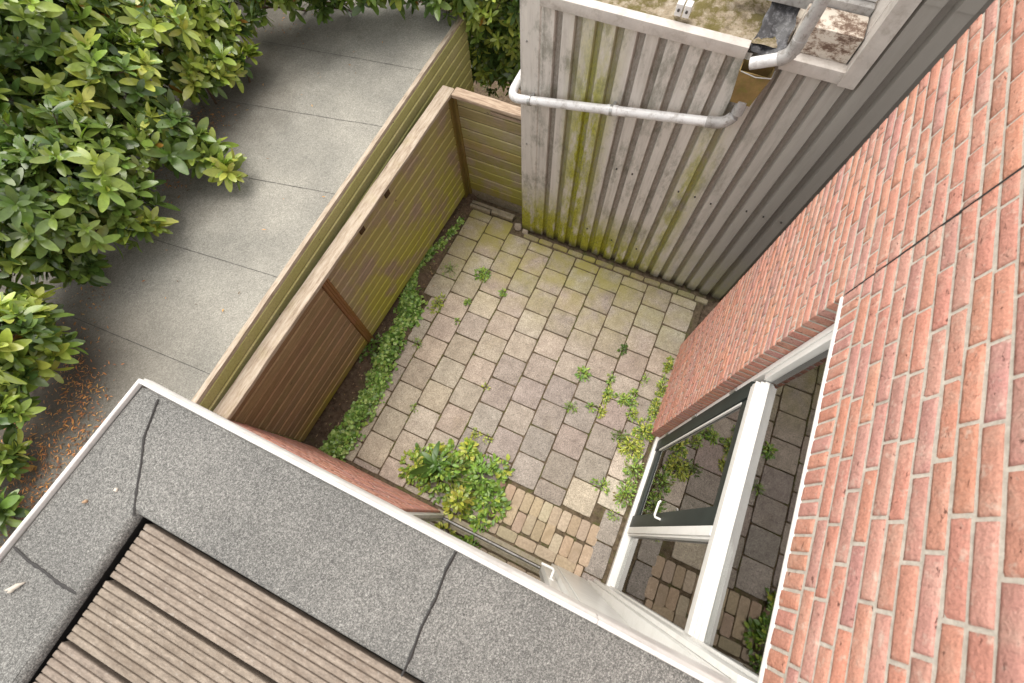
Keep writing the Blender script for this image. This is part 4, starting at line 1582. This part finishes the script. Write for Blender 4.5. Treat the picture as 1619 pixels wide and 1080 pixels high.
bush('laurel_bush', 'rounded evergreen bush between the shed wall and the grey annexe', 'bush', (-2.0, 5.2, 0.0),
     [lobe(790, 25, 1.6, 0.34, 0.6), lobe(748, 50, 1.5, 0.22, 0.85), lobe(800, -20, 1.9, 0.4, 0.5), lobe(800, 70, 1.25, 0.26, 0.2), lobe(765, 85, 1.15, 0.22, 0.15), lobe(740, 0, 1.8, 0.3, 0.5), lobe(775, 100, 0.9, 0.26, 0.3), lobe(805, 45, 1.5, 0.28, 0.6), lobe(812, 100, 1.0, 0.25, 0.25), lobe(750, 95, 1.0, 0.2, 0.3), lobe(790, 118, 0.6, 0.22, 0.1)], L=0.12, dens=1.5)
bush('laurel_bush', 'shaded evergreen bush far behind the shed roof in the top left corner', 'bush', (-6.6, 4.0, 0.0),
     [((-5.8, 3.8, 2.2), 0.8, 0.15), ((-6.0, 2.2, 2.1), 0.8, 0.15), ((-6.2, 0.8, 1.9), 0.8, 0.1), ((-5.4, 5.1, 2.0), 0.7, 0.1), ((-4.6, 5.7, 1.8), 0.7, 0.1), ((-5.9, -0.4, 1.8), 0.7, 0.1)], L=0.15, dens=0.5)

# ------------------------------------------------------------------ ivy strip (ground cover)
iv = MB()
path = [(728, 345, 0.035), (717, 358, 0.045), (705, 372, 0.05), (690, 388, 0.07), (672, 405, 0.08), (655, 425, 0.06), (648, 447, 0.10), (650, 470, 0.17), (640, 500, 0.15), (625, 525, 0.13), (608, 560, 0.14), (598, 590, 0.14), (588, 615, 0.15),
        (575, 640, 0.14), (558, 665, 0.15), (542, 690, 0.15), (525, 712, 0.14), (505, 735, 0.14)]
ip = [(ground_pt(x, y, 0.07), r) for x, y, r in path]
for i in range(len(ip) - 1):
    (a, ra), (b, rb) = ip[i], ip[i + 1]
    L_ = (b - a).length
    n = int(L_ * 1900 * (ra + rb) / 0.28)
    for k in range(n):
        t_ = random.random()
        c = a.lerp(b, t_)
        rr = ra + (rb - ra) * t_
        rr *= 0.95 + 0.75 * noise.noise(Vector((c.y * 5, 0, 1)))
        o_ = random.gauss(0, 0.5)
        if abs(o_) > 1.25:
            continue
        p = Vector((c.x + o_ * rr, c.y + random.uniform(-.02, .02), 0.02 + 0.075 * (1 - min(1, abs(o_)) ** 2) * random.uniform(0.3, 1.15) * min(1, rr / 0.12) * (1.1 + 1.2 * noise.noise(Vector((c.x * 9, c.y * 9, 4))))))
        d = Vector((random.uniform(-1, 1), random.uniform(-1, 1), random.uniform(-0.25, 0.35)))
        col = vary(random.choice([(0.24, 0.40, 0.08), (0.17, 0.31, 0.06), (0.45, 0.60, 0.20), (0.12, 0.22, 0.04), (0.34, 0.50, 0.11)]), 0.2, 0.08)
        l_ = random.uniform(0.022, 0.052)
        upv = Vector((random.uniform(-.8, .8), random.uniform(-.8, .8), 1))
        leaf(iv, p, d, upv, l_, l_ * random.uniform(0.75, 1.0), col, curl=0.2, fold=0.15, seg=3)
for k in range(90):
    c = ground_pt(random.choice([588, 580, 570, 596]) + random.gauss(0, 5), random.uniform(535, 570), 0.05)
    leaf(iv, Vector((c.x, c.y, random.uniform(0.03, 0.12))), rv(), Vector((0, 0, 1)) + rv() * .5, 0.045, 0.04, vary((0.12, 0.22, 0.04), 0.2), seg=3)
tag(iv.build('ivy', LEAF_SOFT, smooth='all'), 'strip of low ivy along the foot of the long fence', 'ivy', kind='stuff')


# ------------------------------------------------------------------ weeds
WG = [(0.18, 0.31, 0.05), (0.24, 0.38, 0.06), (0.11, 0.21, 0.035), (0.33, 0.42, 0.07)]


def tuft(px, py, r, n, label, L=0.035, pal=None, hgt=0.05, wf=0.4, group='weeds growing in the paving joints', stretch=None, name='weed'):
    c = ground_pt(px, py, 0.01)
    mb = MB()
    for k in range(n):
        a = random.uniform(0, 6.28)
        q = r * (1.25 * random.random() ** 0.75)
        dx, dy = math.cos(a) * q, math.sin(a) * q
        if stretch:
            dx *= stretch[0]
            dy *= stretch[1]
        if noise.noise(Vector(((c.x + dx) * 26, (c.y + dy) * 26, len(label)))) < -0.17 and q > r * 0.35:
            continue
        fall = max(0.0, 1 - q / r)
        p = Vector((c.x + dx, c.y + dy, 0.004 + hgt * random.uniform(0.1, 1) * (0.25 + 0.75 * fall)))
        d = Vector((math.cos(a), math.sin(a), random.uniform(-0.1, 0.8))) + rv() * 0.6
        if k % 5 == 0:
            mb.tube([(c.x, c.y, 0.003), ((c.x + p.x) / 2, (c.y + p.y) / 2, 0.010), tuple(p)], 0.0012, 4, vary((0.16, 0.19, 0.05), .2))
        l_ = L * random.uniform(0.6, 1.2)
        leaf(mb, p, d, Vector((0, 0, 1)) + rv() * 0.5, l_, l_ * wf, vary(random.choice(pal or WG), 0.2, 0.08), curl=0.3, seg=3)
    for k in range(max(3, n // 14)):
        a = random.uniform(0, 6.28)
        q = Vector((c.x + math.cos(a) * r * .6, c.y + math.sin(a) * r * .6, hgt * .8))
        mb.tube([(c.x + random.uniform(-.01, .01), c.y + random.uniform(-.01, .01), 0), q.lerp(c, .5) + Vector((0, 0, hgt * .4)), q], 0.0015, 4, vary((0.14, 0.16, 0.04), .2))
    o = mb.build(name, LEAF_SOFT, smooth='all')
    recenter(o, (c.x, c.y, 0))
    return tag(o, label, 'weed', group)


YG_ = [(0.40, 0.44, 0.06), (0.30, 0.37, 0.05), (0.48, 0.48, 0.09), (0.2, 0.27, 0.04)]
tuft(763, 434, 0.075, 190, 'round bright tuft in a joint, topmost weed left of centre', 0.04)
tuft(795, 463, 0.035, 60, 'small tuft just right of and below the round topmost tuft', 0.03)
tuft(740, 478, 0.03, 60, 'thin weed between slabs left of the small joint tuft', 0.03)
tuft(712, 425, 0.10, 110, 'flat mossy weed patch by the upper end of the ivy', 0.022, hgt=0.02)
tuft(722, 508, 0.03, 30, 'tiny weed in the joint in the left centre of the slabs', 0.028)
tuft(692, 480, 0.08, 130, 'loose weed spreading from the ivy onto the slabs', 0.035, pal=YG_, hgt=0.04, stretch=(.6, 1.4))
tuft(660, 542, 0.05, 50, 'small weed between slabs just right of the mid ivy', 0.03)
tuft(655, 645, 0.035, 35, 'tiny weed in the slab corner right of the lower ivy', 0.025)
tuft(768, 612, 0.03, 40, 'tiny yellowish weed in the joint at the centre of the slabs', 0.025, pal=YG_)
tuft(985, 552, 0.045, 70, 'dark narrow weed in a joint near the far house corner', 0.035, pal=[(0.06, 0.13, 0.02), (0.1, 0.18, 0.03)], stretch=(.6, 1.3))
tuft(922, 591, 0.055, 90, 'star shaped weed alone in the right centre of the slabs', 0.045)
tuft(903, 644, 0.05, 90, 'pale feathery weed below the star shaped one', 0.035, wf=0.2)
tuft(934, 643, 0.04, 60, 'low weed just right of the pale feathery one', 0.032)
tuft(965, 600, 0.05, 70, 'top weed of the row running down a joint right of centre', 0.03, stretch=(.6, 1.4))
tuft(960, 625, 0.06, 130, 'middle weed of the row running down a joint right of centre', 0.033, pal=YG_ + WG, stretch=(.5, 1.4))
tuft(951, 650, 0.05, 90, 'bottom yellow green weed of the row running down a joint', 0.03, pal=YG_, stretch=(.6, 1.3))
tuft(988, 632, 0.085, 150, 'spreading light green weed in the middle of a slab near the house', 0.04, stretch=(1.3, .6))
tuft(1002, 622, 0.04, 60, 'small weed above the spreading light green weed', 0.03)
tuft(1000, 655, 0.05, 110, 'dense little weed below the spreading light green weed', 0.03, pal=YG_ + WG)
tuft(1020, 600, 0.04, 45, 'sparse weed in the joint beside the wall-foot growth', 0.03, stretch=(.5, 1.6))
tuft(1056, 580, 0.07, 170, 'top clump of the weeds along the brick wall foot', 0.03, pal=YG_ + WG, stretch=(.45, 1.5), group='weeds along the brick wall foot')
tuft(1045, 615, 0.08, 220, 'second clump down of the weeds along the brick wall foot', 0.03, pal=YG_ + WG, stretch=(.5, 1.4), group='weeds along the brick wall foot')
tuft(1034, 648, 0.08, 220, 'third clump down of the weeds along the brick wall foot', 0.03, pal=YG_ + WG, stretch=(.5, 1.4), group='weeds along the brick wall foot')
tuft(1018, 683, 0.10, 360, 'thick yellow green clump at the corner of the house window', 0.035, pal=YG_ + WG, stretch=(.8, 1.2), hgt=0.07, group='weeds along the brick wall foot')
tuft(996, 706, 0.11, 420, 'brightest yellow green clump left of the house window corner', 0.035, pal=YG_, stretch=(1.0, .9), hgt=0.07, group='weeds along the brick wall foot')
tuft(980, 690, 0.07, 90, 'dark weed left of the brightest wall-foot clump', 0.03, pal=[(0.09, 0.15, 0.03), (0.14, 0.2, 0.04)], group='weeds along the brick wall foot')
tuft(1002, 742, 0.10, 300, 'bushy brownish green clump beside the dark green sash', 0.035, pal=WG + [(0.16, 0.13, 0.04)], stretch=(.8, 1.2), hgt=0.08, group='weeds along the brick wall foot')
tuft(988, 780, 0.10, 280, 'lowest large clump beside the window frame foot', 0.035, pal=WG + [(0.16, 0.13, 0.04)], stretch=(.7, 1.2), hgt=0.07, group='weeds along the brick wall foot')
tuft(952, 768, 0.07, 80, 'pale loose weed on the light slab near the window foot', 0.035, pal=WG, stretch=(1.3, .7))
tuft(970, 815, 0.04, 50, 'small weed at the corner of the clinker patch by the window', 0.03)
tuft(750, 688, 0.06, 110, 'flat yellow weed on the slabs above the big weed clump', 0.028, pal=YG_, hgt=0.025)
tuft(772, 695, 0.04, 50, 'second flat yellow weed just right of its larger twin', 0.026, pal=YG_, hgt=0.02)

# low moss cushions filling stretches of joint
ms = MB()
for k in range(70):
    kk = random.randint(-1, 8)
    jx_ = -1.954 + PITCH * kk
    y_ = random.uniform(-0.2, 3.1)
    if random.random() < 0.45 and jx_ > -0.3:
        continue
    L_ = random.uniform(0.04, 0.22)
    for q_ in range(int(L_ * 260)):
        p = Vector((jx_ + random.gauss(0, 0.005), y_ + random.uniform(0, L_), random.uniform(-0.006, 0.003)))
        if p.x > 0.88:
            continue
        l_ = random.uniform(0.006, 0.014)
        leaf(ms, p, Vector((random.uniform(-1, 1), random.uniform(-1, 1), 0.6)), Vector((0, 0, 1)) + rv() * .5, l_, l_ * .6, vary(random.choice([(0.20, 0.22, 0.05), (0.14, 0.17, 0.04), (0.24, 0.19, 0.09)]), 0.25), seg=2)
tag(ms.build('joint_moss', LEAF_SOFT, smooth='all'), 'thin green moss filling parts of the paving joints', 'moss', kind='stuff')

# the big clump by the terrace wall
bc = ground_pt(705, 755, 0.1)
big = thing('weed_clump', 'big mixed leafy weed clump growing against the terrace brick wall', 'weed clump', (bc.x, bc.y, 0))
mb = MB()
for (px, py, r, n, pal, hh) in ((700, 745, 0.24, 1500, WG, 0.30), (760, 755, 0.20, 1100, WG[:3], 0.22), (660, 735, 0.15, 600, YG_ + WG, 0.16), (725, 792, 0.13, 600, YG_, 0.25), (775, 795, 0.14, 450, WG, 0.14), (690, 712, 0.07, 130, YG_, 0.10), (795, 740, 0.08, 90, YG_ + WG, 0.08),
                                (740, 715, 0.10, 240, YG_ + WG, 0.14), (758, 820, 0.10, 160, WG, 0.12)):
    c = ground_pt(px, py, 0.08)
    for k in range(n):
        a = random.uniform(0, 6.28)
        q = r * 1.25 * random.random() ** 0.65
        if noise.noise(Vector(((c.x + math.cos(a) * q) * 14, (c.y + math.sin(a) * q) * 14, px))) < -0.02 - 0.25 * (1 - min(1, q / r)):
            continue
        p = Vector((c.x + math.cos(a) * q, max(c.y + math.sin(a) * q, YW + 0.02), 0.01 + hh * max(0.06, 1 - (q / r) ** 2) * random.uniform(0.2, 1) * (0.8 + 0.9 * noise.noise(Vector((math.cos(a) * q * 16, math.sin(a) * q * 16, py))))))
        d = Vector((math.cos(a), math.sin(a), random.uniform(-0.3, 0.6))) + rv() * 0.8
        l_ = random.choice((random.uniform(0.02, 0.04), random.uniform(0.035, 0.075)))
        leaf(mb, p, d, Vector((0, 0, 1)) + rv() * 0.6, l_, l_ * random.uniform(0.4, 0.7), vary(random.choice(pal), 0.22, 0.08), curl=0.3, seg=3)
mb.build('small_leaves', LEAF_SOFT, big, smooth='all')
mb = MB()
c = ground_pt(690, 735, 0.2)
for (ang, l_, el) in ((100, 0.27, .35), (150, 0.22, .5), (190, 0.26, .3), (222, 0.32, .15), (60, 0.17, .6), (20, 0.2, .4), (-30, 0.18, .4), (130, 0.16, .9), (260, 0.16, .7), (170, 0.2, .2), (80, .15, .9), (-10, 0.22, .3), (240, 0.25, .35)):
    l_ *= 0.8
    d = Vector((math.cos(R(ang)), math.sin(R(ang)), math.tan(el * .8)))
    leaf(mb, Vector((c.x + random.uniform(-.03, .03), c.y + random.uniform(-.03, .03), 0.22)), d + rv() * .25, Vector((0, 0, 1)) + rv() * .5, l_, l_ * 0.3, vary((0.06, 0.13, 0.02), 0.3, 0.1), curl=random.uniform(0.3, 0.8), fold=0.25, seg=8)
mb.build('broad_leaves', LEAF_SOFT, big, smooth='all')
mb = MB()
for k in range(26):
    a = random.uniform(-0.6, 2.6)
    q = Vector((bc.x + math.cos(a) * random.uniform(.2, .48), max(bc.y + math.sin(a) * random.uniform(.1, .35), YW + .03), random.uniform(0.05, 0.25)))
    s0 = Vector((bc.x + random.uniform(-.15, .15), bc.y + random.uniform(-.05, .1), 0.0))
    mb.tube([s0, s0.lerp(q, .5) + Vector((0, 0, .1)), q], 0.0025, 5, vary((0.2, 0.2, 0.06), .3))
mb.build('stems', LEAF_SOFT, big, smooth='all')

# ------------------------------------------------------------------ dry litter
lt = MB()
zones = [(130, 625, 26, 45, 420, ZS), (95, 700, 45, 40, 520, ZS), (40, 790, 40, 40, 420, ZS), (310, 200, 18, 20, 120, ZS), (265, 290, 25, 14, 90, ZS), (110, 545, 22, 30, 150, ZS), (40, 740, 40, 40, 320, ZS), (175, 720, 45, 45, 110, ZS), (340, 190, 18, 14, 120, ZS), (270, 270, 30, 15, 60, ZS),
         (325, 60, 20, 12, 50, ZS), (60, 800, 60, 40, 300, ZS), (300, 430, 120, 120, 30, ZS), (560, 100, 60, 40, 20, ZS), (450, 45, 25, 15, 60, ZS), (140, 470, 20, 20, 60, ZS), (120, 610, 20, 30, 160, ZS)]
for (px, py, sx_, sy_, n, z) in zones:
    for k in range(n):
        p = ground_pt(px + random.gauss(0, sx_), py + random.gauss(0, sy_), z)
        if p.x > sx(p.y) - 0.08 or p.y > 4.2:
            continue
        p.z = z + 0.010 + random.uniform(0, 0.008)
        d = Vector((random.uniform(-1, 1), random.uniform(-1, 1), random.uniform(-0.05, 0.15)))
        l_ = random.uniform(0.012, 0.036)
        leaf(lt, p, d, Vector((0, 0, 1)) + rv() * 0.4, l_, l_ * random.uniform(0.12, 0.4), vary(random.choice([(0.45, 0.19, 0.06), (0.32, 0.13, 0.05), (0.20, 0.10, 0.05), (0.55, 0.27, 0.08), (0.12, 0.07, 0.04)]), 0.25, 0.1), curl=0.2, seg=2)
# bits on the soil along the fence
for k in range(420):
    y = random.uniform(-0.3, 3.4)
    p = Vector((random.uniform(-2.6, -2.15), y, 0.055 + random.uniform(0, .012)))
    l_ = random.uniform(0.012, 0.035)
    leaf(lt, p, Vector((random.uniform(-1, 1), random.uniform(-1, 1), 0.05)), Vector((0, 0, 1)), l_, l_ * random.uniform(0.2, 0.6), vary(random.choice([(0.30, 0.19, 0.11), (0.16, 0.10, 0.06), (0.36, 0.26, 0.16)]), 0.25, 0.1), seg=2)
tag(lt.build('leaf_litter', DRY, smooth='all'), 'scattered dry orange brown leaf litter', 'leaf litter', kind='stuff')

# twiggy ground between bush and back fence
tw = MB()
for k in range(110):
    p = Vector((random.uniform(-2.3, -1.5), random.uniform(3.6, 4.5), random.uniform(-0.04, 0.12)))
    d = Vector((random.uniform(-1, 1), random.uniform(-1, 1), random.uniform(-0.1, 0.25))) * random.uniform(0.1, 0.4)
    twig(tw, p, p + d, 0.004, 0.002, 3, 4)
tag(tw.build('fallen_twigs', BARK, smooth='all'), 'tangle of brown fallen twigs behind the short fence', 'twigs', kind='stuff')

# ------------------------------------------------------------------ small marks on the felt border
def blob(name, pts, mat, z, label, cat):
    mb_ = MB()
    c = Vector((sum(p[0] for p in pts) / len(pts), sum(p[1] for p in pts) / len(pts)))
    n = len(pts)
    vs = [(c.x, c.y, z + 0.004)] + [(x, y, z + 0.0025) for x, y in pts] + [(c.x + (x - c.x) * 1.06, c.y + (y - c.y) * 1.06, z - 0.003) for x, y in pts]
    fs = [(0, 1 + i, 1 + (i + 1) % n) for i in range(n)] + [(1 + i, 1 + n + i, 1 + n + (i + 1) % n, 1 + (i + 1) % n) for i in range(n)]
    mb_.add(vs, fs)
    o = mb_.build(name, mat, smooth='all')
    recenter(o, (c.x, c.y, z))
    return tag(o, label, cat)


def splash(px, py, rx, ry, rot):
    c = ground_pt(px, py, ZR + 0.004)
    out = []
    for i in range(22):
        a = 2 * math.pi * i / 22
        k = 1 + 0.9 * noise.noise(Vector((math.cos(a) * 1.5 + px, math.sin(a) * 1.5, 0)))
        x, y = math.cos(a) * rx * k, math.sin(a) * ry * k
        out.append((c.x + x * math.cos(rot) - y * math.sin(rot), c.y + x * math.sin(rot) + y * math.cos(rot)))
    return out


blob('bird_dropping', splash(20, 930, 0.022, 0.0085, 0.95), DROP, ZR + 0.003, 'long whitish bird dropping streak near the left picture edge', 'bird dropping')
blob('bird_dropping', splash(183, 774, 0.006, 0.005, 0.75), DROP, ZR + 0.003, 'tiny white bird dropping spot above the cross seam', 'bird dropping')
blob('bird_dropping', splash(134, 793, 0.008, 0.005, 0.75), mat_plain('brown_lime', (0.4, 0.27, 0.17), 0.8, 0.2), ZR + 0.003, 'small brownish dropping left of the white spot', 'bird dropping')
yl = MB()
c = ground_pt(590, 1018, ZD + 0.006)
leaf(yl, c, Vector((1, 0.4, 0.1)), Vector((0, 0, 1)), 0.017, 0.009, (0.42, 0.30, 0.05), seg=4)
o = yl.build('fallen_leaf', DRY, smooth='all')
recenter(o, c)
tag(o, 'single small yellow leaf on the first deck board', 'leaf')
